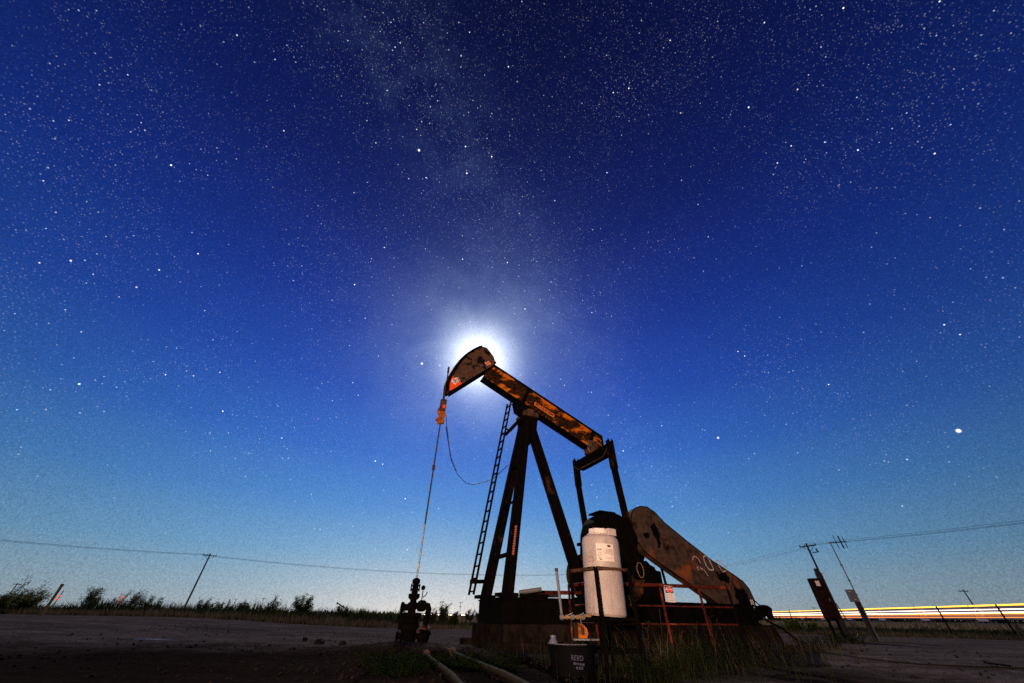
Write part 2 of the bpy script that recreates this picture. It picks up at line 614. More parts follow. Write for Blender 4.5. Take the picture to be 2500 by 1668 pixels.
def mat_ground(name, c0, c1, c2, scale, soil=False):  # soil: dug earth mask, also paints the foreground's light falloff
    m, t, b = newmat(name)
    co = coords(t)
    n1 = t.noise(co, scale, 6.0, 0.65)
    n2 = t.noise(co, scale * 14, 5.0, 0.7)
    n3 = t.noise(co, scale * 90, 3.0, 0.7)
    c = t.mix(t.maprange(n1, 0.35, 0.65), c0, c1)
    c = t.mix(t.maprange(n2, 0.45, 0.75, 0.0, 0.8), c, c2)
    c = t.mix(t.maprange(n3, 0.5, 0.8, 0.0, 0.7), c, tuple(x * 0.35 for x in c0[:3]) + (1,))
    if soil:
        # old wheel tracks and rain marks drawn out along the pad
        mt = t.new('ShaderNodeMapping')
        t.link(co, mt.inputs[0])
        mt.inputs['Rotation'].default_value = (0, 0, R(-14))
        mt.inputs['Scale'].default_value = (0.10, 0.85, 1.0)
        trk_n = t.noise(mt.outputs[0], 1.6, 6.0, 0.7, 0.6)
        c = t.mix(t.maprange(trk_n, 0.42, 0.66, 0.0, 0.6), c, (0.020, 0.014, 0.012, 1))
        # oil-darkened, dug-over earth around the well, widened to paint in the foreground's light falloff
        d = t.vmath('DISTANCE', co, (-2.0, 7.6, 0.0))
        mp = t.new('ShaderNodeMapping')
        t.link(co, mp.inputs[0])
        mp.inputs['Location'].default_value = (0.42, -1.3, 0)
        mp.inputs['Scale'].default_value = (0.095, 0.20, 1.0)
        d = t.vmath('LENGTH', mp.outputs[0])
        wob = t.math('ADD', d, t.math('MULTIPLY', t.math('SUBTRACT', n1, 0.5), 1.2))
        c = t.mix(t.maprange(wob, 0.45, 1.35, 0.9, 0.0), c, (0.009, 0.0055, 0.004, 1))
    t.link(c, b.inputs['Base Color'])
    b.inputs['Roughness'].default_value = 0.95
    b.inputs['Specular IOR Level'].default_value = 0.0
    bp_ = t.new('ShaderNodeBump')
    bp_.inputs['Strength'].default_value = 0.9
    bp_.inputs['Distance'].default_value = 0.03
    t.link(t.math('ADD', n2, t.math('MULTIPLY', n3, 0.5)), bp_.inputs['Height'])
    t.link(bp_.outputs[0], b.inputs['Normal'])
    return m


M['pad'] = mat_ground('caliche_pad', (0.062, 0.047, 0.042, 1), (0.10, 0.078, 0.070, 1), (0.19, 0.155, 0.143, 1), 0.5, True)
M['field'] = mat_ground('dry_field', (0.035, 0.026, 0.016, 1), (0.055, 0.040, 0.022, 1), (0.05, 0.045, 0.02, 1), 0.25)
M['road'] = mat_ground('road_asphalt', (0.045, 0.043, 0.042, 1), (0.06, 0.057, 0.055, 1), (0.07, 0.066, 0.064, 1), 0.3)


def mat_leaf(name, c0, c1, scale=1.5, trans=0.5):
    m, t, b = newmat(name)
    geo = t.new('ShaderNodeNewGeometry')
    nz = t.noise(coords(t), scale, 3.0, 0.6)
    rnd = geo.outputs['Random Per Island']
    c = t.mix(t.math('MULTIPLY', t.math('ADD', nz, rnd), 0.5), c0, c1)
    t.link(c, b.inputs['Base Color'])
    b.inputs['Roughness'].default_value = 0.6
    b.inputs['Specular IOR Level'].default_value = 0.0
    tr = t.new('ShaderNodeBsdfTranslucent')
    t.link(c, tr.inputs['Color'])
    mx = t.new('ShaderNodeMixShader')
    mx.inputs[0].default_value = trans
    t.link(b.outputs[0], mx.inputs[1])
    t.link(tr.outputs[0], mx.inputs[2])
    t.link(mx.outputs[0], t.n['Material Output'].inputs['Surface'])
    return m


M['leaf_green'] = mat_leaf('mesquite_leaf', (0.055, 0.075, 0.016, 1), (0.15, 0.17, 0.035, 1))
M['leaf_olive'] = mat_leaf('olive_leaf', (0.050, 0.050, 0.014, 1), (0.15, 0.13, 0.032, 1))
M['leaf_weed'] = mat_leaf('weed_leaf', (0.004, 0.014, 0.002, 1), (0.013, 0.040, 0.006, 1))
M['straw'] = mat_leaf('field_straw', (0.14, 0.09, 0.045, 1), (0.30, 0.20, 0.10, 1), 0.8)
M['dry_grass'] = mat_leaf('dry_grass', (0.055, 0.035, 0.018, 1), (0.15, 0.098, 0.052, 1), 0.8)
M['green_grass'] = mat_leaf('green_grass', (0.010, 0.013, 0.005, 1), (0.032, 0.034, 0.013, 1), 0.8)
M['bark'] = mat_plain('bark', (0.035, 0.024, 0.018), 0.95, 0, 0.4, 6)


# ------------------------------------------------------------------ terrain
def sstep(a):
    a = min(1.0, max(0.0, a))
    return a * a * (3 - 2 * a)


def gz(x, y):
    z = 0.45 * sstep((-x - 3) / 16.0) * sstep((y - 6) / 13.0)
    z += 0.16 * math.exp(-(((x + 2.3) / 1.5) ** 2 + ((y - 10.6) / 1.3) ** 2))
    return z


EDGE = [(-70, 42), (-40, 31), (-20, 24.5), (-11, 23), (-4, 27), (5, 28), (16.5, 26.5), (21.7, 22.5), (26, 18), (45, 8), (70, 4)]


def edge(x):
    for (x0, y0), (x1, y1) in zip(EDGE, EDGE[1:]):
        if x <= x1:
            return y0 + (y1 - y0) * max(0.0, (x - x0)) / (x1 - x0)
    return EDGE[-1][1]


def axis_samples(lo, hi, flo, fhi, fine, grow=1.18):
    xs = list(np.arange(flo, fhi + 1e-6, fine))
    st = fine
    x = xs[-1]
    while x < hi:
        st *= grow
        x += st
        xs.append(min(x, hi))
    st = fine
    x = xs[0]
    left = []
    while x > lo:
        st *= grow
        x -= st
        left.append(max(x, lo))
    return np.array(left[::-1] + xs)


def grid_object(name, X, Y, Z, mat, kind='structure'):
    nx, ny = X.shape
    verts = np.stack([X.ravel(), Y.ravel(), Z.ravel()], 1)
    i = np.arange(nx - 1)[:, None] * ny + np.arange(ny - 1)[None, :]
    faces = np.stack([i, i + ny, i + ny + 1, i + 1], -1).reshape(-1, 4)
    return numpy_mesh(name, verts, faces, mat, kind, None, True)


xs = axis_samples(-6000, 6000, -45, 45, 1.5, 1.25)
ys = axis_samples(-4000, 9000, -10, 60, 1.5, 1.25)
GX, GY = np.meshgrid(xs, ys, indexing='ij')
GZ = np.array([[gz(x, y) - (0.10 if y < edge(x) - 0.5 and abs(x) < 60 else 0.0) for y in ys] for x in xs])
grid_object('ground', GX, GY, GZ, M['field'])

px_ = axis_samples(-68, 68, -9, 12, 0.075, 1.10)
py_ = np.concatenate([np.linspace(-12, 3, 20)[:-1], np.linspace(3, 15, 150)[:-1]])
PX, PY, PZ = [], [], []
for x in px_:
    e = edge(x)
    far = np.linspace(15, e, 40) if e > 17 else None
    if far is None:
        col = np.interp(np.linspace(0, 1, 208), np.linspace(0, 1, 208), np.linspace(-12, e, 208))
    else:
        col = np.concatenate([py_, far])
    PX.append([x] * len(col))
    PY.append(col)
    zz = []
    for y in col:
        z = gz(x, y)
        near = 1.0 if y < 15 else 0.4
        z += near * 0.022 * noise.noise((x * 1.1, y * 1.1, 3.0)) + near * 0.012 * noise.noise((x * 4.2, y * 4.2, 9.0))
        dug = math.exp(-(((x + 2.2) / 5.0) ** 2 + ((y - 8.8) / 2.2) ** 2))
        z += dug * (0.055 * noise.noise((x * 2.2, y * 3.0, 5.0)) + 0.035 * noise.noise((x * 6.3, y * 6.3, 1.0)) + 0.015 * noise.noise((x * 15, y * 15, 2.0)))
        # wheel ruts swinging in from the left
        rut = math.sin((y * 0.9 + x * 0.28) * 2.2)
        z += 0.018 * rut * sstep((-x - 1.5) / 5) * (1 if y < 14 else 0.3)
        zz.append(z)
    PZ.append(zz)
grid_object('well_pad', np.array(PX), np.array(PY), np.array(PZ), M['pad'])

# highway beyond the field, running away on the right
ROAD_P = Vector((115.0, 93.0, 0))
ROAD_D = Vector((0.182, 0.983, 0)).normalized()
ROAD_N = Vector((ROAD_D.y, -ROAD_D.x, 0))
mb = MB()
a0, a1 = ROAD_P - ROAD_D * 150, ROAD_P + ROAD_D * 900
up = Vector((0, 0, 0.45))
mb.add([a0 - ROAD_N * 5 + up, a0 + ROAD_N * 7 + up, a1 + ROAD_N * 7 + up, a1 - ROAD_N * 5 + up,
        a0 - ROAD_N * 9, a0 + ROAD_N * 11, a1 + ROAD_N * 11, a1 - ROAD_N * 9],
       [(0, 1, 2, 3), (4, 0, 3, 7), (1, 5, 6, 2), (4, 5, 1, 0), (3, 2, 6, 7)])
mb.build('highway', M['road'], None, kind='structure')

# ------------------------------------------------------------------ PUMP JACK
PHI = R(24)
W0 = Vector((-2.507, 11.27, 0))
AX = Vector((math.cos(PHI), math.sin(PHI), 0))
NX = Vector((math.sin(PHI), -math.cos(PHI), 0))


def L(s, t, z):
    return Vector((s, -t, z))


def LW(s, t, z):
    return W0 + AX * s + NX * t + Vector((0, 0, z))


# concrete foundation (a thing the skid rests on)
fnd = empty('concrete_foundation', LW(2.08, 0, 0), PHI)
mb = MB()
mb.prism([(0, -0.1), (10.35, -0.1), (10.1, 0.50), (0.02, 0.50)], (0, 0, 0), (1, 0, 0), (0, 0, 1), 2.4)
mb.build('block', M['concrete'], fnd, bevel=0.03)
mb = MB()
mb.box((4.5, 1.27, 0.05), (9.6, 0.12, 0.2)).box((4.5, -1.27, 0.05), (9.6, 0.12, 0.2))
mb.build('footing', M['concrete'], fnd, bevel=0.02)
tag(fnd, 'long stained concrete foundation block under the pump jack skid', 'foundation')

pj = empty('pump_jack', W0, PHI)
tag(pj, 'tall rusty pump jack with tilted walking beam and orange-nosed horsehead', 'pump jack')

# skid base
mb = MB()
for t in (-0.85, 0.85):
    mb.ibeam(L(2.15, t, 0.767), L(11.9, t, 0.767), 0.22, 0.526, tf=0.03, tw=0.02)
mb.box(L(2.165, 0, 0.767), (0.03, 1.7, 0.52))
skid = mb.build('skid', M['oily'], pj)
for s in (3.4, 4.7, 5.9, 7.2, 8.8, 10.3, 11.8):
    b_ = MB().box(L(s, 0, 0.75), (0.12, 1.66, 0.40)).build('crossbeam', M['oily'], skid)
mb = MB()
mb.box(L(4.0, 0, 1.045), (3.6, 1.9, 0.024))
mb.box(L(9.7, 0, 1.045), (4.3, 1.9, 0.024))
mb.build('deck_plate', M['oily'], skid)

# samson post: two front legs, one rear leg
for t0, t1 in ((0.82, 0.16), (-0.82, -0.16)):
    mb = MB()
    mb.ibeam(L(2.33, t0, 1.06), L(3.36, t1, 6.75), 0.24, 0.27, up=(1, 0, 0), tf=0.022, tw=0.10)
    lg = mb.build('front_leg', M['leg'], pj)
    MB().box(L(2.31, t0, 1.10), (0.52, 0.44, 0.085)).build('foot_plate', M['oily'], lg)
mb = MB()
mb.bar(L(5.40, 0, 1.05), L(3.56, 0, 6.65), 0.28, 0.31, up=(1, 0, 0))
rl = mb.build('rear_leg', M['leg'], pj, bevel=0.015)
MB().box(L(5.42, 0, 1.10), (0.6, 0.6, 0.085)).build('foot_plate', M['oily'], rl)
# cross bars between front legs
for z, w in ((2.05, 0.11), (3.55, 0.06), (4.9, 0.09)):
    k = (z - 1.06) / (6.75 - 1.06)
    s = 2.33 + k * 1.03
    t = 0.82 - k * 0.66
    MB().bar(L(s - 0.14, -t, z), L(s - 0.14, t, z), 0.04, w).build('cross_brace', M['leg'], pj)
# top cap, saddle and bearing
mb = MB()
mb.box(L(3.45, 0, 6.78), (0.72, 0.62, 0.07))
mb.prism([(-0.33, 0), (0.33, 0), (0.22, -0.85), (-0.20, -0.85)], L(3.46, 0.25, 6.74), (1, 0, 0), (0, 0, 1), 0.03)
mb.prism([(-0.33, 0), (0.33, 0), (0.22, -0.85), (-0.20, -0.85)], L(3.46, -0.25, 6.74), (1, 0, 0), (0, 0, 1), 0.03)
mb.build('post_cap', M['leg'], pj, bevel=0.01)
mb = MB()
mb.lathe([(0.02, -0.42), (0.13, -0.42), (0.13, -0.30), (0.2, -0.30), (0.2, 0.30), (0.13, 0.30), (0.13, 0.42), (0.02, 0.42)], L(3.45, 0, 6.98), (0, 1, 0), 18)
for t in (-0.3, 0.3):
    mb.box(L(3.45, t, 6.90), (0.62, 0.20, 0.18))
sad = mb.build('saddle_bearing', M['rustpipe'], pj, bevel=0.008)
for t in (-0.3, 0.3):
    for s in (3.22, 3.68):
        MB().lathe([(0.03, -0.14), (0.03, 0.14), (0.045, 0.14), (0.045, 0.18)], L(s, t, 6.90), (0, 0, 1), 6).build('bolt', M['oily'], sad)

# walking beam, tilted with head up
BA = R(23.6)
bd = Vector((math.cos(BA), 0, -math.sin(BA)))     # towards the tail
bu = Vector((math.sin(BA), 0, math.cos(BA)))
BP = Vector((3.45, 0, 7.77))                       # beam centre over the saddle
DEP = 0.90
mb = MB()
head_end = BP - bd * 2.05
tail_end = BP + bd * 3.42
tf = 0.05
hw = 0.19
mb.bar(head_end + bu * (DEP / 2 - tf / 2), tail_end + bu * (DEP / 2 - tf / 2) + bd * 0.2, hw * 2, tf, bu)
mb.bar(head_end - bu * (DEP / 2 - tf / 2), tail_end - bu * (DEP / 2 - tf / 2) - bd * 0.1, hw * 2, tf, bu)
beam = mb.build('walking_beam', M['oily'], pj, bevel=0.006)
# web: deep plate cut upright at the tail
zt = DEP / 2 - tf - 0.001
p1 = head_end + bu * zt
p2 = tail_end + bu * zt + bd * 0.19
p3 = Vector((p2.x, 0, p2.z - 0.86))
p4 = tail_end - bu * zt - bd * 0.1
p5 = head_end - bu * zt
web_poly = [(p.x, p.z) for p in (p5, p4, p3, p2, p1)]
mb = MB().prism(web_poly, (0, 0, 0), (1, 0, 0), (0, 0, 1), 0.24)
mb.build('web', M['beam'], beam)
mb = MB()
mb.box(Vector((p2.x + 0.02, 0, p2.z - 0.45)), (0.04, 0.40, 1.0))
mb.build('tail_plate', M['oily'], beam, bevel=0.005)
for t in (0.13, -0.13):
    for ds in (-0.10, 0.95):
        c0 = BP + bd * (-0.12 if ds < 0 else 3.2)
        MB().bar(c0 + bu * zt + Vector((0, -t - (0.02 if t > 0 else -0.02), 0)), c0 - bu * zt + Vector((0, -t - (0.02 if t > 0 else -0.02), 0)), 0.05, 0.12, (1, 0, 0)).build('stiffener', M['oily'], beam)
# seat plates under the beam above the saddle
mb = MB()
mb.bar(BP - bd * 0.42 - bu * (DEP / 2 + 0.025), BP + bd * 0.42 - bu * (DEP / 2 + 0.025), 0.56, 0.045, bu)
mb.prism([(-0.42, 0.0), (0.42, 0.0), (0.18, -0.33), (-0.18, -0.33)], BP - bu * (DEP / 2 + 0.05), bd, bu, 0.42)
mb.build('centre_bearing_seat', M['oily'], beam, bevel=0.008)
# lifting eye on top
mb = MB()
e0 = BP - bd * 0.98 + bu * (DEP / 2)
mb.bar(e0, e0 + bu * 0.14, 0.05, 0.08, bd)
mb.build('lifting_lug', M['oily'], beam)
# small bolts on lower flange
for k in range(7):
    c0 = BP + bd * (0.5 + 0.17 * k) - bu * (DEP / 2 - 0.06) + Vector((0, -0.165, 0))
    MB().lathe([(0.018, 0), (0.018, 0.03)], c0, bu, 6).build('bolt', M['orange_rust'], beam)
# maker's plate
pl_c = Vector((4.205, -0.1215, 7.38))
mb = MB()
mb.box((0, 0, 0), (0.98, 0.006, 0.175), None)
rotp = Matrix.Rotation(BA, 3, 'Y')
mb.v = [tuple(rotp @ Vector(p) + pl_c) for p in mb.v]
plate = mb.build('name_plate', M['plate'], beam)
text_mesh('name_lettering', 'BETHLEHEM', 0.165, M['ink'], plate, pl_c + Vector((0, -0.0045, 0)), rotp @ Vector((1, 0, 0)), rotp @ Vector((0, 0, 1)), 0.001, 0.004)

# horsehead
HEAD = [(0.01, 7.19), (-0.01, 7.53), (0.07, 7.92), (0.23, 8.35), (0.41, 8.75), (0.62, 9.1), (0.86, 9.38), (1.07, 9.58), (1.21, 9.68),
        (1.46, 9.69), (1.63, 9.51), (1.80, 9.31), (1.87, 9.12), (1.89, 8.96), (1.82, 8.89), (1.20, 8.28), (0.58, 7.65), (0.26, 7.29), (0.12, 7.19)]
mb = MB().prism(HEAD, (0, 0, 0), (1, 0, 0), (0, 0, 1), 0.44)
hh = mb.build('horsehead', M['head'], pj)
# curved face plate on the front arc
mb = MB()
arc = HEAD[:9]
inner = []
for i, (a, b) in enumerate(arc):
    a2, b2 = arc[min(i + 1, len(arc) - 1)]
    a1, b1 = arc[max(i - 1, 0)]
    tx, tz = a2 - a1, b2 - b1
    ln = math.hypot(tx, tz)
    inner.append((a + 0.06 * tz / ln, b - 0.06 * tx / ln))
outer = [(2 * a - c, 2 * b - d) if False else (a - (c - a) * 0.25, b - (d - b) * 0.25) for (a, b), (c, d) in zip(arc, inner)]
mb.prism(outer + inner[::-1], (0, 0, 0), (1, 0, 0), (0, 0, 1), 0.56)
mb.build('face_plate', M['oily'], hh)
# bottom edge plate and rear hinge
mb = MB()
mb.bar(Vector((0.20, 0, 7.21)), Vector((1.83, 0, 8.87)), 0.50, 0.035, (0, 0, 1))
mb.build('bottom_plate', M['oily'], hh)
for t in (0.26, -0.26):
    mb = MB().lathe([(0.05, -0.04), (0.05, 0.04)], L(1.86, t, 8.98), (0, 1, 0), 8)
    mb.build('hinge_pin', M['oily'], hh)
mb = MB().bar(Vector((1.22, 0, 9.66)), Vector((1.22, 0, 9.76)), 0.06, 0.06, (1, 0, 0))
mb.build('lifting_lug', M['oily'], hh)
# orange nose with warning sticker
YN = -0.2235
mb = MB().prism([(0.035, 7.205), (0.03, 7.53), (0.095, 7.87), (0.56, 7.64), (0.28, 7.345), (0.20, 7.26), (0.12, 7.215)], (0, YN, 0), (1, 0, 0), (0, 0, 1), 0.006)
nose = mb.build('nose_paint', M['orange'], hh)
mb = MB().prism([(0.11, 7.655), (0.30, 7.85), (0.43, 7.69), (0.27, 7.50)], (0, YN - 0.005, 0), (1, 0, 0), (0, 0, 1), 0.004)
stk = mb.build('warning_sticker', M['decal_white'], hh)
cx, cz = 0.275, 7.675
ring_o = [(cx + 0.088 * math.cos(a), cz + 0.088 * math.sin(a)) for a in np.linspace(0, 2 * math.pi, 25)[:-1]]
ring_i = [(cx + 0.072 * math.cos(a), cz + 0.072 * math.sin(a)) for a in np.linspace(0, 2 * math.pi, 25)[:-1]]
mb = MB()
yk = YN - 0.009
n24 = 24
mb.add([(a, yk, b) for a, b in ring_o] + [(a, yk, b) for a, b in ring_i],
       [(i, (i + 1) % n24, n24 + (i + 1) % n24, n24 + i) for i in range(n24)])
mb.build('sticker_ring', M['ink'], stk, fix=False)
mb = MB()
mb.prism([(cx - 0.015, cz - 0.075), (cx + 0.025, cz - 0.07), (cx + 0.02, cz + 0.0), (cx + 0.06, cz + 0.035), (cx + 0.04, cz + 0.065), (cx + 0.005, cz + 0.03), (cx - 0.05, cz + 0.045), (cx - 0.06, cz + 0.02), (cx - 0.02, cz - 0.01)],
         (0, yk, 0), (1, 0, 0), (0, 0, 1), 0.003)
mb.build('sticker_figure', M['ink'], stk)
mb = MB().prism([(0.315, 7.865), (0.345, 7.895), (0.505, 7.735), (0.465, 7.69)], (0, YN - 0.005, 0), (1, 0, 0), (0, 0, 1), 0.004)
st2 = mb.build('warning_text_strip', M['decal_red'], hh)
mb = MB()
for k in (0.25, 0.6):
    p0 = Vector((0.315 + 0.03 * k, yk, 7.865 + 0.03 * k)); p1_ = Vector((0.465 + 0.04 * k, yk, 7.69 + 0.045 * k))
    mb.bar(p0, p1_, 0.003, 0.012, (0, 1, 0))
mb.build('strip_lines', M['decal_white'], st2)
mb = MB().prism([(1.40, 8.87), (1.59, 9.00), (1.70, 8.90), (1.53, 8.77)], (0, YN, 0), (1, 0, 0), (0, 0, 1), 0.004)
sq = mb.build('marker_square', M['decal_white'], hh)
mb = MB().prism([(1.43, 8.87), (1.585, 8.975), (1.665, 8.90), (1.535, 8.795)], (0, YN - 0.004, 0), (1, 0, 0), (0, 0, 1), 0.004)
mb.build('marker_fill', M['orange'], sq)

# equalizer, tail bearing and pitman arms
EQ = (6.42, 5.80)
mb = MB()
eq_poly = [(-1.18, 0.16), (1.18, 0.16), (1.18, -0.06), (0.86, -0.26), (-0.86, -0.26), (-1.18, -0.06)]
mb.prism(eq_poly, (EQ[0], 0, EQ[1] - 0.05), (0, 1, 0), (0, 0, 1), 0.26)
eqz = mb.build('equalizer_beam', M['oily'], pj, bevel=0.008)
mb = MB()
mb.prism([(-1.16, 0), (-0.86, -0.21), (0.86, -0.21), (1.16, 0), (1.16, 0.03), (0.86, -0.18), (-0.86, -0.18), (-1.16, 0.03)], (EQ[0] - 0.135, 0, EQ[1] - 0.10), (0, 1, 0), (0, 0, 1), 0.02)
mb.build('flange_edge', M['rustpipe'], eqz)
mb = MB()
mb.lathe([(0.02, -0.24), (0.17, -0.24), (0.20, -0.20), (0.20, 0.20), (0.17, 0.24), (0.02, 0.24)], (EQ[0], 0, 6.08), (1, 0, 0), 18)
mb.box((EQ[0] - 0.02, 0, 6.28), (0.46, 0.42, 0.26))
mb.box((EQ[0], 0, 5.95), (0.5, 0.34, 0.16))
tb = mb.build('tail_bearing', M['rustpipe'], pj, bevel=0.01)
for t in (-0.16, 0.16):
    MB().tube([Vector((EQ[0] - 0.26, t, 6.30)), Vector((EQ[0] - 0.28, t, 6.05)), Vector((EQ[0] - 0.2, t, 5.92))], 0.022, 6).build('u_bolt', M['galv'], tb)
PIN = (6.66, 1.78)
for t in (1.20, -1.20):
    mb = MB()
    top = L(EQ[0], t, EQ[1] - 0.75)
    bot = L(PIN[0], t, PIN[1] + 0.2)
    mb.ibeam(top, bot, 0.15, 0.19, up=(1, 0, 0), tf=0.02, tw=0.08)
    pt = mb.build('pitman_arm', M['leg'], pj)
    mb = MB()
    for ds in (-0.085, 0.085):
        mb.bar(L(EQ[0] + ds, t, EQ[1] + 0.24), L(EQ[0] + ds + 0.01, t, EQ[1] - 0.86), 0.20, 0.05, (1, 0, 0))
    mb.box(L(EQ[0], t, EQ[1] + 0.05), (0.15, 0.22, 0.22))
    mb.build('fork', M['leg'], pt, bevel=0.006)
    for ds in (-0.09, 0.0, 0.09):
        MB().lathe([(0.022, 0), (0.022, 0.07)], L(EQ[0] + ds, t + (0.05 if ds else -0.05), EQ[1] + 0.235), (0, 0, 1), 6).build('bolt', M['leg'], pt)
    mb = MB().lathe([(0.03, -0.10), (0.20, -0.10), (0.20, 0.06), (0.13, 0.10), (0.03, 0.10)], L(PIN[0], t, PIN[1]), (0, -1 if t > 0 else 1, 0), 20)
    wp = mb.build('wrist_pin_bearing', M['oily'], pt, smooth=True)
    mb = MB()
    ringpts = [L(PIN[0] + 0.125 * math.cos(a), t + (0.108 if t > 0 else -0.108), PIN[1] + 0.04 + 0.20 * math.sin(a)) for a in np.linspace(0, 2 * math.pi, 21)]
    mb.tube(ringpts, 0.012, 5)
    mb.build('bearing_ring', M['brass'], wp)

# crank arms and counterweights; the cranks point down and forward
SH = (6.72, 2.78)
for t in (0.98, -0.98):
    mb = MB()
    d2 = Vector((-0.45, 0, -0.90)).normalized()
    c0 = L(SH[0], t, SH[1])
    outl = []
    for k in range(9):
        a = math.pi / 2 + math.pi * k / 8
        outl.append((0.30 * math.cos(a), 0.30 * math.sin(a)))
    outl += [(1.75, -0.27), (1.85, -0.2), (1.85, 0.2), (1.75, 0.27)]
    mb.prism(outl, c0, d2, d2.cross(Vector((0, 1, 0))), 0.16)
    cr = mb.build('crank_arm', M['oily'], pj, bevel=0.01)
    mb = MB().lathe([(0.02, -0.12), (0.17, -0.12), (0.17, 0.12), (0.02, 0.12)], c0, (0, 1, 0), 16)
    mb.build('hub', M['oily'], cr)
    MB().bar(L(PIN[0], t, PIN[1]), L(PIN[0], t + (0.26 if t > 0 else -0.26), PIN[1]), 0.11, 0.11, (1, 0, 0)).build('wrist_pin', M['oily'], cr)
    # half-round counterweights on both sides of the crank
    for sgn in (-1, 1):
        pd = d2.cross(Vector((0, 1, 0)))
        if sgn > 0 and pd.x > 0:
            pd = pd
        cwo = []
        for k in range(13):
            a = math.pi * k / 12
            cwo.append((1.18 + 0.60 * math.cos(a), sgn * (0.285 + 0.50 * math.sin(a))))
        if sgn < 0:
            cwo = cwo[::-1]
        mb = MB().prism(cwo, c0, d2, pd, 0.22)
        mb.build('counterweight', M['cweight'], cr, bevel=0.012)

# gear reducer on its stand
mb = MB()
gp = [(5.62, 2.35), (5.72, 2.95), (5.86, 3.27), (6.05, 3.47), (6.30, 3.60), (6.85, 3.62), (7.10, 3.55), (7.55, 3.30), (7.82, 2.95), (7.86, 2.45), (7.70, 2.20), (5.75, 2.20)]
mb.prism(gp, (0, 0, 0), (1, 0, 0), (0, 0, 1), 0.86)
gb = mb.build('gear_reducer', M['oily'], pj, bevel=0.03)
MB().box((6.75, 0, 2.66), (2.35, 0.98, 0.09)).build('housing_flange', M['oily'], gb, bevel=0.008)
mb = MB()
mb.prism([(-0.42, 0), (0.42, 0), (0.34, 0.07), (-0.34, 0.07)], (6.50, 0, 3.62), (1, 0, 0), (0, 0, 1), 0.66)
mb.build('inspection_cover', M['oily'], gb, bevel=0.008)
for s in (6.02, 6.4, 6.8, 7.2):
    for t in (0.435, -0.435):
        MB().bar(L(s, t, 2.25), L(s, t, 3.25 if s > 6.1 else 3.05), 0.05, 0.05, (1, 0, 0)).build('housing_rib', M['oily'], gb)
mb = MB()
for k in range(14):
    mb.box(L(6.36, 0.46, 2.35 + 0.068 * k), (0.10, 0.05, 0.028))
mb.build('cooling_fins', M['leg'], gb)
mb = MB().lathe([(0.02, -1.12), (0.13, -1.12), (0.13, -0.5), (0.24, -0.5), (0.24, 0.5), (0.13, 0.5), (0.13, 1.12), (0.02, 1.12)], (SH[0], 0, SH[1]), (0, 1, 0), 18)
mb.build('crank_shaft', M['oily'], gb, smooth=True)
mb = MB().lathe([(0.02, -0.95), (0.07, -0.95), (0.07, 0), (0.14, 0), (0.14, 0.5), (0.02, 0.5)], (7.62, 0, 2.92), (0, 1, 0), 14)
mb.build('input_shaft', M['oily'], gb, smooth=True)
mb = MB()
mb.prism([(5.80, 1.06), (8.25, 1.06), (8.30, 1.50), (8.32, 1.92), (8.12, 1.94), (8.08, 2.04), (7.90, 2.10), (7.80, 2.20), (5.9, 2.20)], (0, 0, 0), (1, 0, 0), (0, 0, 1), 0.92)
mb.build('reducer_stand', M['oily'], pj, bevel=0.02)

# belt guard: long round-ended sheet metal cover
GU = [(7.12, 3.20), (7.15, 3.47), (7.27, 3.67), (7.45, 3.80), (7.68, 3.88), (8.00, 3.89), (8.32, 3.74), (8.70, 3.41), (9.62, 2.86), (10.62, 2.31), (11.50, 1.93), (11.88, 1.74), (12.08, 1.52), (12.14, 1.22), (12.10, 0.98), (11.9, 0.80),
      (11.2, 0.72), (10.72, 0.80), (10.09, 1.12), (9.16, 1.57), (7.99, 2.13), (7.45, 2.42), (7.2, 2.75)]
mb = MB().prism(GU, (0, -0.655, 0), (1, 0, 0), (0, 0, 1), 0.28)
gd = mb.build('belt_guard', M['guard'], pj)
mb = MB()
rim = [Vector((a, -0.80, b)) for a, b in GU] + [Vector((GU[0][0], -0.80, GU[0][1]))]
mb.tube(rim, 0.018, 5)
mb.build('rim_bead', M['leg'], gd)
yg = -0.7985


def stroke(parent, name, pts, w, mat, y=yg):
    mb_ = MB()
    P = [Vector((a, y, b)) for a, b in pts]
    for p0, p1 in zip(P, P[1:]):
        d = (p1 - p0).normalized()
        mb_.bar(p0 - d * w * 0.4, p1 + d * w * 0.4, 0.004 + random.random() * 0.002, w * random.uniform(0.8, 1.2), Vector((0, 1, 0)).cross(d))
    return mb_.build(name, mat, parent)


stroke(gd, 'chalk_numeral_two', [(9.62, 2.30), (9.68, 2.38), (9.76, 2.42), (9.86, 2.39), (9.93, 2.31), (9.96, 2.22)], 0.022, M['white_paint'])
stroke(gd, 'chalk_numeral_zero', [(10.20, 2.42), (10.19, 2.28), (10.22, 2.14), (10.30, 2.05), (10.42, 2.02), (10.54, 2.05), (10.50, 2.20), (10.46, 2.34), (10.38, 2.44), (10.27, 2.46), (10.20, 2.42)], 0.032, M['white_paint'])
stroke(gd, 'chalk_numeral_zero', [(10.80, 2.32), (10.83, 2.22), (10.90, 2.12), (10.98, 2.00), (11.08, 2.02), (11.18, 2.06), (11.19, 2.14), (11.12, 2.24), (11.00, 2.33), (10.88, 2.37), (10.80, 2.32)], 0.030, M['white_paint'])
stroke(gd, 'chalk_scribble', [(9.80, 2.10), (9.74, 2.08), (9.75, 2.01), (9.82, 2.00)], 0.014, M['white_paint'])
stroke(gd, 'chalk_scribble', [(9.90, 2.10), (9.92, 2.00), (9.93, 2.06), (10.04, 2.02), (10.12, 1.90), (10.17, 1.84)], 0.014, M['white_paint'])
mb = MB().prism([(11.92, 1.20), (12.07, 1.20), (12.06, 0.98), (11.92, 0.97)], (0, yg, 0), (1, 0, 0), (0, 0, 1), 0.004)
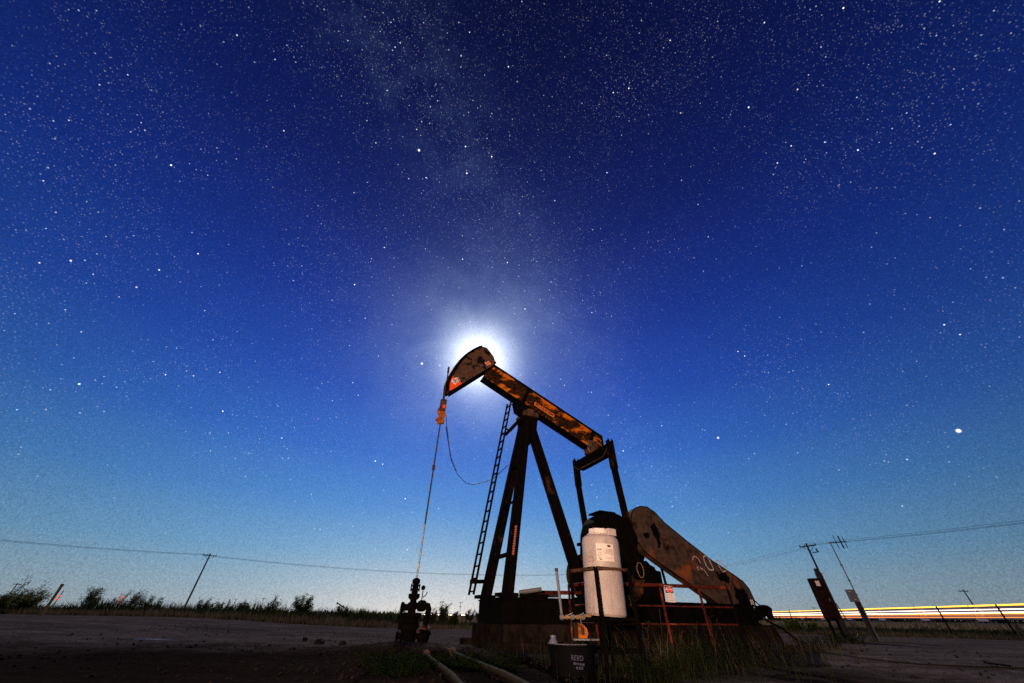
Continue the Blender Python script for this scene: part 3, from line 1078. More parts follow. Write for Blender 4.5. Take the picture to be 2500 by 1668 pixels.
lb = mb.build('instruction_label', M['decal_white'], gd)
mb = MB()
for k in range(5):
    mb.box((11.99, yg - 0.004, 1.16 - 0.035 * k), (0.10, 0.003, 0.012))
mb.build('label_lines', M['ink'], lb)
# ragged dark patches: cast shadow and oil painted onto the guard


def dark_patch(name, pts, seed):
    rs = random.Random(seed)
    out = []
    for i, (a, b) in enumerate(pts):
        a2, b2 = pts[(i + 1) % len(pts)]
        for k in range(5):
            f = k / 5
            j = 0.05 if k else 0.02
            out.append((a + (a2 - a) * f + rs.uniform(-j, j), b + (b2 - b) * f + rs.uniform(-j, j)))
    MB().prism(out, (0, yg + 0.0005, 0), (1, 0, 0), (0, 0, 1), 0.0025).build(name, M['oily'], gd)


dark_patch('shadow_oil_patch', [(10.62, 2.02), (10.80, 1.95), (10.98, 2.00), (11.15, 1.98), (11.22, 1.80), (11.05, 1.62), (10.90, 1.70), (10.72, 1.72), (10.60, 1.82)], 1)
dark_patch('shadow_oil_patch', [(7.94, 3.22), (8.08, 3.34), (8.24, 3.30), (8.34, 3.06), (8.28, 2.86), (8.20, 2.56), (8.10, 2.54), (8.08, 2.84), (7.99, 3.02)], 2)  # pitman shadow painted as a dark drop
dark_patch('shadow_oil_patch', [(11.30, 1.62), (11.55, 1.50), (11.80, 1.52), (11.88, 1.30), (11.84, 1.02), (11.60, 0.90), (11.35, 0.95), (11.22, 1.25)], 3)
# stays holding the guard
for s, z in ((8.4, 2.0), (10.9, 1.0)):
    MB().bar(L(s, 0.52, 1.05), L(s - 0.1, 0.52, z + 0.25), 0.07, 0.05, (1, 0, 0)).build('guard_stay', M['oily'], gd)

# prime mover at the tail of the skid
mb = MB().lathe([(0.02, -0.48), (0.20, -0.48), (0.32, -0.40), (0.32, 0.34), (0.24, 0.42), (0.02, 0.42)], (11.35, 0.05, 1.40), (0, 1, 0), 20)
mb.box((11.35, 0.05, 1.12), (0.55, 0.7, 0.14))
mo = mb.build('electric_motor', M['oily'], pj, smooth=True)
mb = MB()
for k in range(16):
    a = 2 * math.pi * k / 16
    mb.bar((11.35 + 0.335 * math.cos(a), -0.3, 1.40 + 0.335 * math.sin(a)), (11.35 + 0.335 * math.cos(a), 0.36, 1.40 + 0.335 * math.sin(a)), 0.02, 0.04, (math.cos(a), 0, math.sin(a)))
mb.build('cooling_fins', M['oily'], mo)
mb = MB()
mb.prism([(11.2, 0.56), (12.0, 0.56), (12.8, 0.78), (12.86, 0.98), (12.2, 1.06), (11.2, 1.06)], (0, -0.25, 0), (1, 0, 0), (0, 0, 1), 0.9)
mb.build('motor_slide_base', M['oily'], pj, bevel=0.02)
# brake lever and its rod at the very end
mb = MB()
mb.tube([L(12.2, 0.55, 1.42), L(12.55, 0.5, 1.20), L(12.95, 0.45, 0.98)], 0.022, 6)
mb.tube([L(12.85, 0.45, 0.96), L(13.2, 0.4, 0.90)], 0.028, 6)
br = mb.build('brake_linkage', M['oily'], pj)
mb = MB().prism([(12.92, 1.05), (13.08, 1.08), (13.30, 1.06), (13.46, 0.97), (13.38, 0.84), (13.40, 0.68), (13.20, 0.68), (13.18, 0.82), (13.05, 0.93), (12.93, 0.96)], (0, -0.38, 0), (1, 0, 0), (0, 0, 1), 0.16)
mb.build('brake_lever', M['oily'], br, bevel=0.015)
MB().tube([L(12.3, 0.9, 0.62), L(12.9, 0.95, 0.40), L(13.4, 1.0, 0.08), L(13.8, 1.0, 0.0)], 0.035, 7).build('drain_pipe', M['oily'], pj)

# ladder on the front legs
lad = MB()
LB, LT = (1.585, 1.11), (2.66, 7.45)
for t in (-0.2, 0.2):
    lad.bar(L(LB[0], t, LB[1]), L(LT[0], t, LT[1]), 0.03, 0.06, (1, 0, 0))
ladder = lad.build('ladder', M['leg'], pj)
for k in range(21):
    f = (k + 0.25) / 21
    s = LB[0] + (LT[0] - LB[0]) * f
    z = LB[1] + (LT[1] - LB[1]) * f
    MB().bar(L(s, -0.185, z), L(s, 0.185, z), 0.035, 0.035, (1, 0, 0)).build('rung', M['leg'], ladder)
for z, tt in ((1.42, 0.70), (6.15, 0.2)):
    f = (z - LB[1]) / (LT[1] - LB[1])
    s = LB[0] + (LT[0] - LB[0]) * f
    if z < 2:
        for t in (-1,):
            MB().bar(L(s - 0.03, 0.2 * t, z), L(2.28, tt * t, z + 0.06), 0.03, 0.10).build('standoff', M['leg'], ladder)
        MB().bar(L(s - 0.03, -0.22, z), L(s - 0.03, 0.22, z), 0.03, 0.10).build('standoff', M['leg'], ladder)
    else:
        for t in (-1, 1):
            MB().bar(L(s, 0.2 * t, z), L(s + 0.16, 0.2 * t, z - 0.03), 0.03, 0.05).build('standoff', M['leg'], ladder)
            MB().bar(L(s + 0.16, 0.2 * t, z - 0.05), L(3.22, 0.24 * t, 6.88), 0.05, 0.12).build('standoff', M['leg'], ladder)
        MB().bar(L(s + 0.14, -0.22, z - 0.03), L(s + 0.14, 0.22, z - 0.03), 0.05, 0.05).build('standoff', M['leg'], ladder)
# warning decal up the near front leg
k0, k1 = 0.17, 0.31
da, db = L(2.33 + 1.03 * k0 - 0.02, 0.82 - 0.66 * k0 + 0.125, 1.06 + 5.69 * k0), L(2.33 + 1.03 * k1 - 0.02, 0.82 - 0.66 * k1 + 0.125, 1.06 + 5.69 * k1)
mb = MB().bar(da, db, 0.006, 0.075, (1, 0, 0))
dc = mb.build('warning_decal', M['decal_red'], pj)
mb = MB()
for k in range(12):
    f = (k + 0.6) / 12.4
    c0 = da.lerp(db, f) + Vector((0, -0.005, 0))
    mb.box(c0, (random.choice((0.04, 0.05, 0.06)), 0.004, 0.03))
mb.build('decal_lettering', M['tan_print_lit'], dc)

# ------------------------------------------------------------------ well: rod string, carrier and wellhead
rod = empty('polished_rod', W0)
tag(rod, 'long thin pump rod hanging from the horsehead down into the wellhead', 'rod')
MB().tube([(0, 0, 1.40), (0, 0, 2.75)], 0.021, 10).build('polished_section', M['steel'], rod, smooth=True)
MB().tube([(0, 0, 2.75), (0, 0, 8.34)], 0.024, 8).build('upper_section', M['rope'], rod, smooth=True)
MB().lathe([(0.024, 0), (0.05, 0.02), (0.05, 0.16), (0.024, 0.18)], (0, 0, 4.32), n=10).build('rod_coupling', M['rope'], rod)
MB().lathe([(0.025, 0), (0.042, 0.02), (0.042, 0.26), (0.03, 0.30)], (0, 0, 8.08), n=10).build('rod_cap', M['rope'], rod)

car = empty('carrier_bar', W0 + Vector((0, 0, 6.0)), PHI)
tag(car, 'rusty carrier bar with orange clamps hung on cables below the horsehead nose', 'carrier bar')
mb = MB()
mb.box((0, 0, 0.72), (0.21, 0.16, 0.36))
mb.box((-0.03, 0, 0.46), (0.25, 0.2, 0.1))
mb.build('clamp_block', M['rustpipe'], car, bevel=0.012)
mb = MB()
mb.prism([(-0.16, 0.42), (0.10, 0.44), (0.13, 0.22), (0.05, 0.0), (-0.06, -0.02), (-0.20, 0.06), (-0.10, 0.22)], (0, 0, 0), (1, 0, 0), (0, 0, 1), 0.10)
mb.build('hook', M['orange_rust'], car, bevel=0.012)
mb = MB().lathe([(0.03, -0.11), (0.09, -0.11), (0.09, 0.11), (0.03, 0.11)], (0.0, 0, 0.02), (1, 0.2, 0.35), 12)
mb.build('rod_clamp', M['orange_rust'], car, bevel=0.008)
MB().box((0.02, -0.1, 0.58), (0.1, 0.05, 0.14)).build('load_cell', M['orange'], car, bevel=0.008)
for t in (-0.09, 0.09):
    MB().tube([L(-0.02, t, 0.86), L(-0.025, t, 1.19), L(-0.045, t, 1.53), L(0.035, t, 1.93), L(0.19, t, 2.37), L(0.375, t, 2.775), L(0.585, t, 3.125), L(0.83, t, 3.41)], 0.019, 6).build('bridle_cable', M['rope'], car)

cab = MB()
cp = [(0.10, 6.35), (0.17, 6.20), (0.22, 5.85), (0.32, 5.47), (0.52, 4.78), (0.80, 4.28), (1.11, 4.05), (1.32, 4.02), (1.46, 4.05), (2.04, 4.29), (2.60, 4.84)]
dense = []
for i in range(len(cp) - 1):
    for k in range(5):
        f = k / 5
        dense.append((cp[i][0] * (1 - f) + cp[i + 1][0] * f, cp[i][1] * (1 - f) + cp[i + 1][1] * f))
dense.append(cp[-1])
cab.tube([LW(a, 0.05 + 0.05 * i / len(dense), b) for i, (a, b) in enumerate(dense)], [0.013 if i > len(dense) * 0.6 else 0.011 for i in range(len(dense))], 6)
cabo = cab.build('load_cell_cable', M['rubber'], None, smooth=True)
tag(cabo, 'black cable drooping from the carrier bar to the front legs of the pump', 'cable')
# coiled upper stretch
coil = []
for i in range(400):
    f = i / 399
    x = f * 4.0
    j = min(int(x), 3)
    fr = x - j
    idx = 10 + f * 14
    a0, b0 = dense[int(idx)]
    a1, b1 = dense[int(idx) + 1]
    fr = idx - int(idx)
    a, b = a0 + (a1 - a0) * fr, b0 + (b1 - b0) * fr
    th = f * 2 * math.pi * 40
    coil.append(LW(a + 0.026 * math.cos(th), 0.06 + 0.026 * math.sin(th), b))
MB().tube(coil, 0.007, 4).build('coil', M['rubber'], cabo)

wh = empty('wellhead', W0)
tag(wh, 'black oily wellhead stack of flanges and valves standing on dirt mound', 'wellhead')
blk = M['oily']
MB().lathe([(0.17, -0.2), (0.20, 0.02), (0.19, 0.30), (0.21, 0.40)], n=18).build('surface_casing', blk, wh, smooth=True)
MB().lathe([(0.16, 0.38), (0.27, 0.38), (0.27, 0.48), (0.20, 0.50), (0.20, 0.60), (0.26, 0.62), (0.26, 0.70), (0.12, 0.70)], n=18).build('casing_head', blk, wh)
MB().box((-0.10, -0.02, 0.50), (0.30, 0.30, 0.28)).build('valve_housing', blk, wh, bevel=0.02)
for sx in (-1, 1):
    MB().lathe([(0.06, 0), (0.06, 0.09), (0.10, 0.09), (0.10, 0.13), (0.05, 0.13)], (sx * 0.16, 0, 0.24), (sx, 0, 0), 12).build('side_outlet', blk, wh)
MB().lathe([(0.10, 0.70), (0.10, 0.76), (0.13, 0.78), (0.13, 0.90), (0.085, 0.92), (0.085, 0.96), (0.14, 1.0), (0.15, 1.03), (0.15, 1.09), (0.07, 1.10)], n=16).build('tubing_head', blk, wh)
mb = MB().lathe([(0.07, 0), (0.07, 0.14), (0.11, 0.14), (0.11, 0.20), (0.06, 0.20)], (-0.09, 0, 0.81), (-1, 0, 0), 12)
mb.build('bull_plug', blk, wh)
MB().lathe([(0.07, 1.09), (0.085, 1.11), (0.085, 1.16), (0.125, 1.17), (0.125, 1.20), (0.08, 1.205), (0.08, 1.25), (0.125, 1.255), (0.125, 1.285), (0.06, 1.29)], n=16).build('packing_gland', blk, wh)
for k in range(6):
    a = k * math.pi / 3 + 0.3
    MB().lathe([(0.016, 0), (0.016, 0.17)], (0.108 * math.cos(a), 0.108 * math.sin(a), 1.14), n=6).build('stud_bolt', blk, wh)
MB().lathe([(0.05, 1.29), (0.07, 1.30), (0.105, 1.32), (0.105, 1.40), (0.06, 1.43), (0.03, 1.44)], n=8).build('stuffing_box', blk, wh)
# side arm, ball valve with gauge, elbow and drop pipe
mb = MB()
mb.tube([(0.08, 0, 0.83), (0.20, -0.02, 0.83)], 0.06, 10)
mb.lathe([(0.04, -0.10), (0.10, -0.10), (0.12, -0.05), (0.12, 0.05), (0.10, 0.10), (0.04, 0.10)], (0.24, -0.02, 0.84), (1, 0, 0), 12)
mb.build('side_valve', blk, wh)
MB().tube([(0.22, -0.02, 0.93), (0.22, -0.02, 1.16)], 0.013, 6).build('gauge_stem', blk, wh)
MB().lathe([(0.01, -0.02), (0.055, -0.02), (0.055, 0.02), (0.01, 0.02)], (0.22, -0.04, 1.22), (0.3, -1, 0), 14).build('pressure_gauge', blk, wh)
MB().tube([(0.24, -0.02, 1.02), (0.31, -0.02, 1.06), (0.34, -0.02, 1.14)], 0.012, 5).build('needle_valve_handle', blk, wh)
mb = MB()
mb.tube([(0.30, -0.02, 0.84), (0.40, -0.03, 0.83), (0.44, -0.05, 0.76), (0.42, -0.08, 0.55), (0.40, -0.10, 0.40)], [0.085, 0.085, 0.075, 0.07, 0.07], 10)
mb.build('elbow_pipe', blk, wh, smooth=True)
mb = MB()
for k, zz in enumerate((0.50, 0.40)):
    mb.lathe([(0.05, -0.018), (0.15, -0.018), (0.15, 0.018), (0.05, 0.018)], (0.40 - 0.02 * k, -0.12 - 0.04 * k, zz - 0.06), (0.35, -0.3, 0.9), 14)
mb.build('pipe_union', M['rustpipe'], wh)
mb = MB()
mb.lathe([(0.05, -0.14), (0.12, -0.12), (0.15, 0), (0.12, 0.12), (0.05, 0.14)], (0.42, -0.2, 0.24), (0.25, -0.35, 0.9), 12)
mb.tube([(0.44, -0.22, 0.22), (0.52, -0.4, 0.02), (0.62, -0.75, -0.08)], 0.085, 10)
mb.tube([(0.42, -0.2, 0.26), (0.58, -0.22, 0.32)], 0.05, 8)
mb.build('check_valve', blk, wh, smooth=True)

for i, (p, q, m_, lab) in enumerate((((-1.72, 9.4, 0.02), (-0.30, 4.4, 0.03), 'palepipe', 'pale flow line pipe lying on weeds, nearer the wellhead'),
                                      ((-1.35, 10.0, 0.03), (0.45, 4.4, 0.03), 'palepipe', 'pale flow line pipe on the ground, on the pump side'))):
    p, q = Vector(p), Vector(q)
    o = empty('flow_line', p)
    d = q - p
    MB().tube([Vector((0, 0, 0.05)), d * 0.3 + Vector((0, 0, 0.04)), d * 0.7 + Vector((0.03, 0, 0.05)), d + Vector((0, 0, 0.03))], 0.032, 10).build('pipe', M[m_], o, smooth=True)
    MB().lathe([(0.045, -0.09), (0.065, -0.09), (0.065, 0.09), (0.045, 0.09)], d * 0.12 + Vector((0, 0, 0.05)), d, 10).build('coupling', M['rustpipe'], o)
    tag(o, lab, 'pipe')

# loose pipes and planks on the front of the skid
loose = [((2.82, 0.55, 1.18), (3.42, 0.75, 1.26), 0.055, 'galv', 'short grey pipe offcut lying on top of the plank pile on the skid', 'pipe'),
         ((2.70, 0.82, 1.10), (3.55, 0.86, 1.10), 0.045, 'oily', 'dark pipe at the front of the pile on the skid', 'pipe'),
         ((3.0, 0.60, 1.11), (4.05, 0.66, 1.12), 0.05, 'wood', 'dark timber in the pile on the skid, second from front', 'timber'),
         ((3.2, 0.25, 1.20), (5.0, 0.35, 1.23), 0.05, 'rail', 'long red pipe lying along the skid behind the plank pile', 'pipe')]
for p, q, r, m_, lab, cat in loose:
    if cat == 'pipe':
        o = MB().tube([LW(*p), LW(*q)], r, 10).build('loose_pipe', M[m_], None, smooth=True)
    else:
        o = MB().bar(LW(*p), LW(*q), 0.14, 0.07).build('timber', M[m_], None, bevel=0.006)
    tag(o, lab, cat)

# ------------------------------------------------------------------ safety railing with danger sign
RZ = 1.18
RP = [Vector((1.29, 9.06, 0)), Vector((1.64, 8.25, 0)), Vector((3.12, 8.66, 0)), Vector((4.02, 8.90, 0)), Vector((4.74, 9.10, 0))]
rl_ = empty('safety_railing', RP[1])
tag(rl_, 'low red rusty pipe railing in front of the belt guard', 'railing')
o0 = RP[1]
zv = Vector((0, 0, 1))
for i, p in enumerate(RP):
    MB().tube([p - o0 + zv * -0.05, p - o0 + zv * (RZ - 0.02)], 0.025, 8).build('post', M['rail'] if i < 4 else M['oily'], rl_, smooth=True)
for z, r in ((RZ, 0.031), (0.84, 0.014), (0.56, 0.014)):
    MB().tube([RP[0] - o0 + zv * z, RP[1] - o0 + zv * z], r, 8).build('rail', M['rail'], rl_, smooth=True)
    MB().tube([RP[1] - o0 + zv * z, RP[4] - o0 + zv * z], r, 8).build('rail', M['rail'], rl_, smooth=True)

rd = (RP[4] - RP[1]).normalized()
sg_c = Vector((3.27, 8.60, 1.035))
sgn_o = empty('danger_sign', sg_c)
sgn_o.rotation_euler = (R(0), R(2), math.atan2(rd.y, rd.x))
tag(sgn_o, 'small white danger sign with red oval hanging on the red railing', 'sign')
MB().box((0, 0, 0), (0.19, 0.004, 0.27)).build('panel', M['decal_white'], sgn_o, bevel=0.001)
MB().box((0, -0.0035, 0.072), (0.18, 0.003, 0.115)).build('header', M['ink'], sgn_o)


def oval(a, b, y, n=24):
    return [(a * math.cos(2 * math.pi * k / n), b * math.sin(2 * math.pi * k / n)) for k in range(n)]


MB().prism(oval(0.082, 0.048, 0), (0, -0.0065, 0.072), (1, 0, 0), (0, 0, 1), 0.003).build('oval_border', M['decal_white'], sgn_o)
MB().prism(oval(0.076, 0.042, 0), (0, -0.0095, 0.072), (1, 0, 0), (0, 0, 1), 0.003).build('oval', M['sign_red'], sgn_o)
text_mesh('danger_lettering', 'DANGER', 0.036, M['decal_white'], sgn_o, (0, -0.0125, 0.072), (1, 0, 0), (0, 0, 1), 0.0005, 0.001)
mb = MB()
for k, wdt in enumerate((0.12, 0.14, 0.10)):
    for j in range(6):
        mb.box((-0.075 + 0.024 * j + 0.006 * (k % 2), -0.0035, -0.02 - 0.042 * k), (random.uniform(0.008, 0.014), 0.002, 0.014))
mb.build('notice_lines', M['boxgrey'], sgn_o)

# ------------------------------------------------------------------ chemical tank and stand
TC = Vector((1.605, 7.19, 0))
cn, cl, crr = Vector((1.422, 6.719, 0)), Vector((1.104, 7.343, 0)), Vector((2.046, 7.037, 0))
cf = cl + crr - cn
st = empty('tank_stand', TC)
tag(st, 'dark angle-iron stand holding the white chemical tank', 'stand')
for c in (cn, cl, crr, cf):
    MB().bar(c - TC + zv * -0.05, c - TC + zv * 1.30, 0.045, 0.045, (1, 0.3, 0)).build('leg', M['oily'], st)
for z in (1.29, 0.63, 0.25):
    m_ = M['rustpipe'] if z > 1 else M['oily']
    for a, b in ((cn, cl), (cl, cf), (cf, crr), (crr, cn)):
        d = (b - a).normalized() * 0.024
        MB().bar(a - TC + d + zv * z, b - TC - d + zv * z, 0.035, 0.045).build('frame_bar', m_, st)
for f in (0.25, 0.5, 0.75):
    a = cn.lerp(cl, f) * 1.0
    b = crr.lerp(cf, f)
    MB().bar(a - TC + zv * 0.634, b - TC + zv * 0.634, 0.06, 0.02).build('shelf_slat', M['oily'], st)

tk = empty('chemical_tank', TC + zv * 0.66)
tk.rotation_euler = (0, R(3.2), 0)
tag(tk, 'white upright plastic chemical tank with label and square cap in a stand', 'tank')
prof = [(0.05, 0.0), (0.30, 0.0), (0.328, 0.03), (0.328, 0.55), (0.324, 0.56), (0.324, 0.58), (0.328, 0.59), (0.328, 1.06), (0.318, 1.11), (0.285, 1.145), (0.20, 1.17), (0.02, 1.175)]
MB().lathe(prof, n=48).build('barrel', M['tank'], tk, smooth=True)
MB().lathe([(0.02, 1.16), (0.235, 1.16), (0.235, 1.185), (0.02, 1.19)], n=32).build('lid_ring', M['tank'], tk, smooth=True)
hexa = [(0.20 * math.cos(2 * math.pi * k / 8 + 0.25), 0.20 * math.sin(2 * math.pi * k / 8 + 0.25)) for k in range(8)]
MB().prism(hexa, (-0.01, -0.02, 1.225), (1, 0, 0), (0, 1, 0), 0.085).build('cap', M['decal_white'], tk, bevel=0.012)
MB().box((0.16, -0.10, 1.215), (0.17, 0.20, 0.115), Matrix.Rotation(R(18), 3, 'Z')).build('hinged_vent', M['tank'], tk, bevel=0.01)


def curved_patch(name, a0, a1, z0, z1, r, mat, parent, n=8, th=0.0):
    vs = []
    for k in range(n + 1):
        a = a0 + (a1 - a0) * k / n
        for z in (z0, z1):
            vs.append((r * math.sin(a), -r * math.cos(a), z))
    fs = [(2 * k, 2 * k + 2, 2 * k + 3, 2 * k + 1) for k in range(n)]
    return MB().add(vs, fs).build(name, mat, parent, fix=False)


lab = curved_patch('label', R(-26), R(28), 0.74, 1.00, 0.3305, M['decal_white'], tk)
rr = 0.3320
curved_patch('label_heading', R(8), R(19), 0.955, 0.980, rr, M['ink'], lab)
curved_patch('label_bar', R(-24), R(-9), 0.905, 0.918, rr, M['ink'], lab)
for k in range(5):
    curved_patch('label_line', R(-3), R(25 - 3 * (k % 2)), 0.912 - 0.017 * k, 0.918 - 0.017 * k, rr, M['tan_print_lit'], lab)
for k in range(4):
    curved_patch('label_line', R(-23), R(-10), 0.880 - 0.025 * k, 0.886 - 0.025 * k, rr, M['tan_print_lit'], lab)
curved_patch('label_line', R(-20), R(-12), 0.775, 0.785, rr, M['ink'], lab)
curved_patch('label_line', R(-18), R(-10), 0.756, 0.764, rr, M['ink'], lab)
curved_patch('label_line', R(-2), R(14), 0.782, 0.789, rr, M['tan_print_lit'], lab)
# moulded warning symbol on the left of the tank
mb = MB()
pts = [(-52, 0.80), (-38, 0.79), (-35, 0.745), (-40, 0.73), (-53, 0.735), (-54, 0.76)]
mb.tube([Vector((0.33 * math.sin(R(a)), -0.33 * math.cos(R(a)), z)) for a, z in pts + pts[:1]], 0.0035, 4)
mb.tube([Vector((0.33 * math.sin(R(a)), -0.33 * math.cos(R(a)), z)) for a, z in ((-50, 0.79), (-44, 0.80), (-43, 0.90))], [0.006, 0.008, 0.003], 4)
mb.build('moulded_symbol', M['tan_print_lit'], tk)

# sight tube, plumbing and injection pump beside the tank
o = empty('sight_tube', (0.885, 7.4, 0.62))
MB().tube([(0.015, 0, 0.05), (-0.03, 0, 0.69)], 0.024, 8).build('tube', M['galv'], o, smooth=True)
MB().lathe([(0.03, -0.02), (0.03, 0.03)], (-0.03, 0, 0.69), n=8).build('tube_cap', M['rustpipe'], o)
MB().tube([(0.015, 0, 0.06), (0.03, 0.05, 0.0), (0.2, 0.02, 0.01)], 0.018, 6).build('tube_elbow', M['galv'], o)
tag(o, 'grey upright sight tube left of the white tank', 'tube')
o = empty('valve_manifold', (0.86, 7.12, 0.64))
mb = MB().tube([(0, 0, 0.0), (0.2, -0.02, 0.01), (0.42, -0.06, 0.02)], 0.017, 8)
mb.build('pipe', M['brass'], o)
for k, (x, s) in enumerate(((0.0, 0.034), (0.08, 0.028), (0.17, 0.036), (0.26, 0.03), (0.35, 0.036), (0.42, 0.045))):
    MB().lathe([(0.01, -s), (s, -s * 0.8), (s, s * 0.8), (0.01, s)], (x, -0.01 - 0.1 * x, 0.01), (1, 0.1 * k, 0.05), 8).build('fitting', M['brass'] if k % 2 else M['galv'], o)
for x in (0.09, 0.27):
    MB().bar((x, -0.03, 0.03), (x + 0.09, -0.05, 0.065), 0.018, 0.008).build('valve_handle', M['galv'], o)
MB().tube([(0.30, -0.05, 0.0), (0.305, -0.06, -0.25)], 0.008, 6).build('copper_tube', M['steel'], o)
tag(o, 'row of brass valves and fittings at the foot of the tank', 'valves')
o = empty('injection_pump', (1.10, 6.86, 0.40))
mb = MB().prism([(-0.04, 0.0), (0.09, 0.0), (0.115, 0.06), (0.10, 0.12), (0.04, 0.17), (-0.04, 0.18)], (0, 0, 0), (1, 0, 0), (0, 0, 1), 0.13)
mb.build('pump_body', M['orange_rust'], o, bevel=0.008)
MB().box((-0.075, 0, 0.09), (0.065, 0.14, 0.19)).build('motor_end', M['palepipe'], o, bevel=0.01)
MB().box((0.0, 0, -0.012), (0.24, 0.18, 0.02)).build('bracket', M['galv'], o)
MB().bar((0.03, -0.068, 0.04), (0.03, -0.068, 0.13), 0.004, 0.05, (1, 0, 0)).build('face_plate', M['ink'], o)
MB().bar((0.12, 0.08, -0.02), (0.3, 0.14, -0.02), 0.03, 0.02).build('mount_bar', M['galv'], o)
tag(o, 'small orange chemical injection pump under the tank shelf', 'pump')

# tub with lettering, jug and hoses
tb_c = Vector((0.93, 6.72, 0.02))
o = empty('tub', tb_c)
MB().lathe([(0.02, 0.0), (0.30, 0.0), (0.335, 0.30), (0.355, 0.305), (0.355, 0.325), (0.325, 0.325), (0.315, 0.20), (0.02, 0.20)], n=32).build('shell', M['tub'], o, smooth=True)
rim_pts = [Vector((0.35 * math.cos(a), 0.35 * math.sin(a), 0.328)) for a in np.linspace(R(195), R(300), 24)]
MB().tube(rim_pts, 0.006, 5).build('rim_lip', M['galv'], o)
text_mesh('tub_lettering', 'REED', 0.075, M['blueprint'], o, (0.02, -0.337, 0.19), (0.99, 0.06, -0.06), (0.06, -0.1, 0.99), 0.0015, 0.001)
mb = MB()
for k in range(4):
    mb.box((-0.02 + 0.04 * k, -0.331, 0.135 - 0.003 * k), (0.03, 0.004, 0.022))
for k in range(3):
    mb.box((0.01 + 0.035 * k, -0.326, 0.09), (0.022, 0.004, 0.03))
mb.build('tub_small_print', M['blueprint'], o)
tag(o, 'round black plastic tub with pale lettering under the tank stand', 'tub')
o = empty('plastic_jug', tb_c + Vector((-0.26, 0.02, 0.20)))
MB().lathe([(0.01, 0), (0.06, 0), (0.065, 0.02), (0.065, 0.14), (0.04, 0.18), (0.035, 0.19)], n=16).build('bottle', M['jug'], o, smooth=True)
MB().lathe([(0.01, 0.19), (0.045, 0.19), (0.045, 0.215), (0.01, 0.215)], n=12).build('lid', M['jug'], o)
tag(o, 'pale blue plastic jug standing in the black tub', 'jug')
mb = MB()
for k in range(3):
    c0 = tb_c + Vector((-0.08 + 0.13 * k, -0.02 + 0.05 * (k % 2), 0.26))
    r_ = 0.07 + 0.015 * (k % 2)
    mb.tube([c0 + Vector((r_ * math.cos(a), 0.4 * r_ * math.sin(a + k), r_ * math.sin(a))) for a in np.linspace(0, 2 * math.pi * 1.1, 22)], 0.006, 5)
ho = mb.build('hose_coil', M['palepipe'], None, smooth=True)
tag(ho, 'pale coiled tubing heaped in the black tub', 'hose')
# scattered leaves of weeds in the tub are made with the other weeds below

# wooden stakes leaning by the railing
for p, q, r, lab in (((2.38, 7.55, 0.0), (2.24, 7.95, 0.98), 0.016, 'thin pale stake leaning right of the white tank'),
                     ((2.62, 7.7, 0.0), (2.70, 7.75, 0.78), 0.007, 'slim curved reed right of the leaning stake')):
    p, q = Vector(p), Vector(q)
    mid = p.lerp(q, 0.5) + Vector((-0.02, 0, 0.0))
    o = MB().tube([p, mid, q], r, 6).build('stake', M['palepipe'], None, smooth=True)
    tag(o, lab, 'stake')

# ------------------------------------------------------------------ control panel and antenna mast on the right
o = empty('control_panel', (13.05, 17.45, 0))
MB().box((-0.12, 0, 1.36), (0.46, 0.30, 1.32)).build('cabinet', M['board'], o, bevel=0.012)
MB().box((-0.12, -0.158, 1.36), (0.42, 0.012, 1.26)).build('door', M['board'], o, bevel=0.004)
MB().box((-0.20, -0.17, 1.84), (0.17, 0.004, 0.18)).build('white_label', M['decal_white'], o)
MB().box((-0.02, -0.175, 1.30), (0.03, 0.03, 0.10)).build('door_handle', M['galv'], o)
for x in (-0.28, 0.05):
    MB().bar((x, 0.05, -0.1), (x, 0.05, 0.72), 0.07, 0.07, (1, 0, 0)).build('leg', M['oily'], o)
MB().box((0.20, 0.08, 1.10), (0.17, 0.2, 2.24)).build('back_post', M['wood'], o, bevel=0.015)
MB().box((0.17, 0.05, 2.28), (0.15, 0.14, 0.20)).build('junction_box', M['wood'], o, bevel=0.01)
MB().tube([(0.30, 0.0, 1.2), (0.42, 0.0, 0.7), (0.60, 0.0, 0.42), (0.62, 0.0, 0.25), (0.5, 0.0, 0.12)], 0.018, 6).build('conduit', M['rubber'], o)
MB().tube([(0.24, -0.06, 2.2), (0.33, -0.06, 2.2)], 0.015, 6).build('insulator', M['decal_white'], o)
tag(o, 'tall rusty electrical control panel on dark posts right of the pump', 'panel')

o = empty('antenna_mast', (14.62, 17.9, 0))
MB().bar((0, 0, -0.1), (0, 0, 1.55), 0.15, 0.15, (1, 0, 0)).build('post', M['wood'], o, bevel=0.015)
MB().tube([(0.02, -0.12, 0.0), (0.02, -0.12, 3.42)], 0.022, 8).build('pole', M['galv'], o, smooth=True)
for z in (1.05, 1.5, 2.0, 2.55):
    MB().box((0.02, -0.12, z), (0.07, 0.07, 0.03)).build('clamp', M['oily'], o)
MB().tube([(-0.05, -0.12, 3.40), (0.78, -0.12, 3.46)], 0.02, 6).build('boom', M['oily'], o)
for x, h in ((0.30, 0.26), (0.52, 0.24), (0.70, 0.21)):
    MB().tube([(x, -0.12, 3.42 - h), (x, -0.12, 3.44 + h)], 0.013 if x != 0.52 else 0.026, 6).build('element', M['oily'], o)
MB().box((-0.22, -0.16, 1.46), (0.26, 0.16, 0.42)).build('radio_box', M['boxgrey'], o, bevel=0.01)
MB().box((-0.085, -0.16, 1.46), (0.012, 0.15, 0.40)).build('box_lit_side', M['tan_print_lit'], o)  # lit right side of the box put in as a tan plate
MB().box((-0.30, -0.245, 1.60), (0.07, 0.006, 0.03)).build('box_plate', M['decal_white'], o)
MB().box((-0.22, -0.245, 1.33), (0.05, 0.006, 0.03)).build('box_latch', M['decal_white'], o)
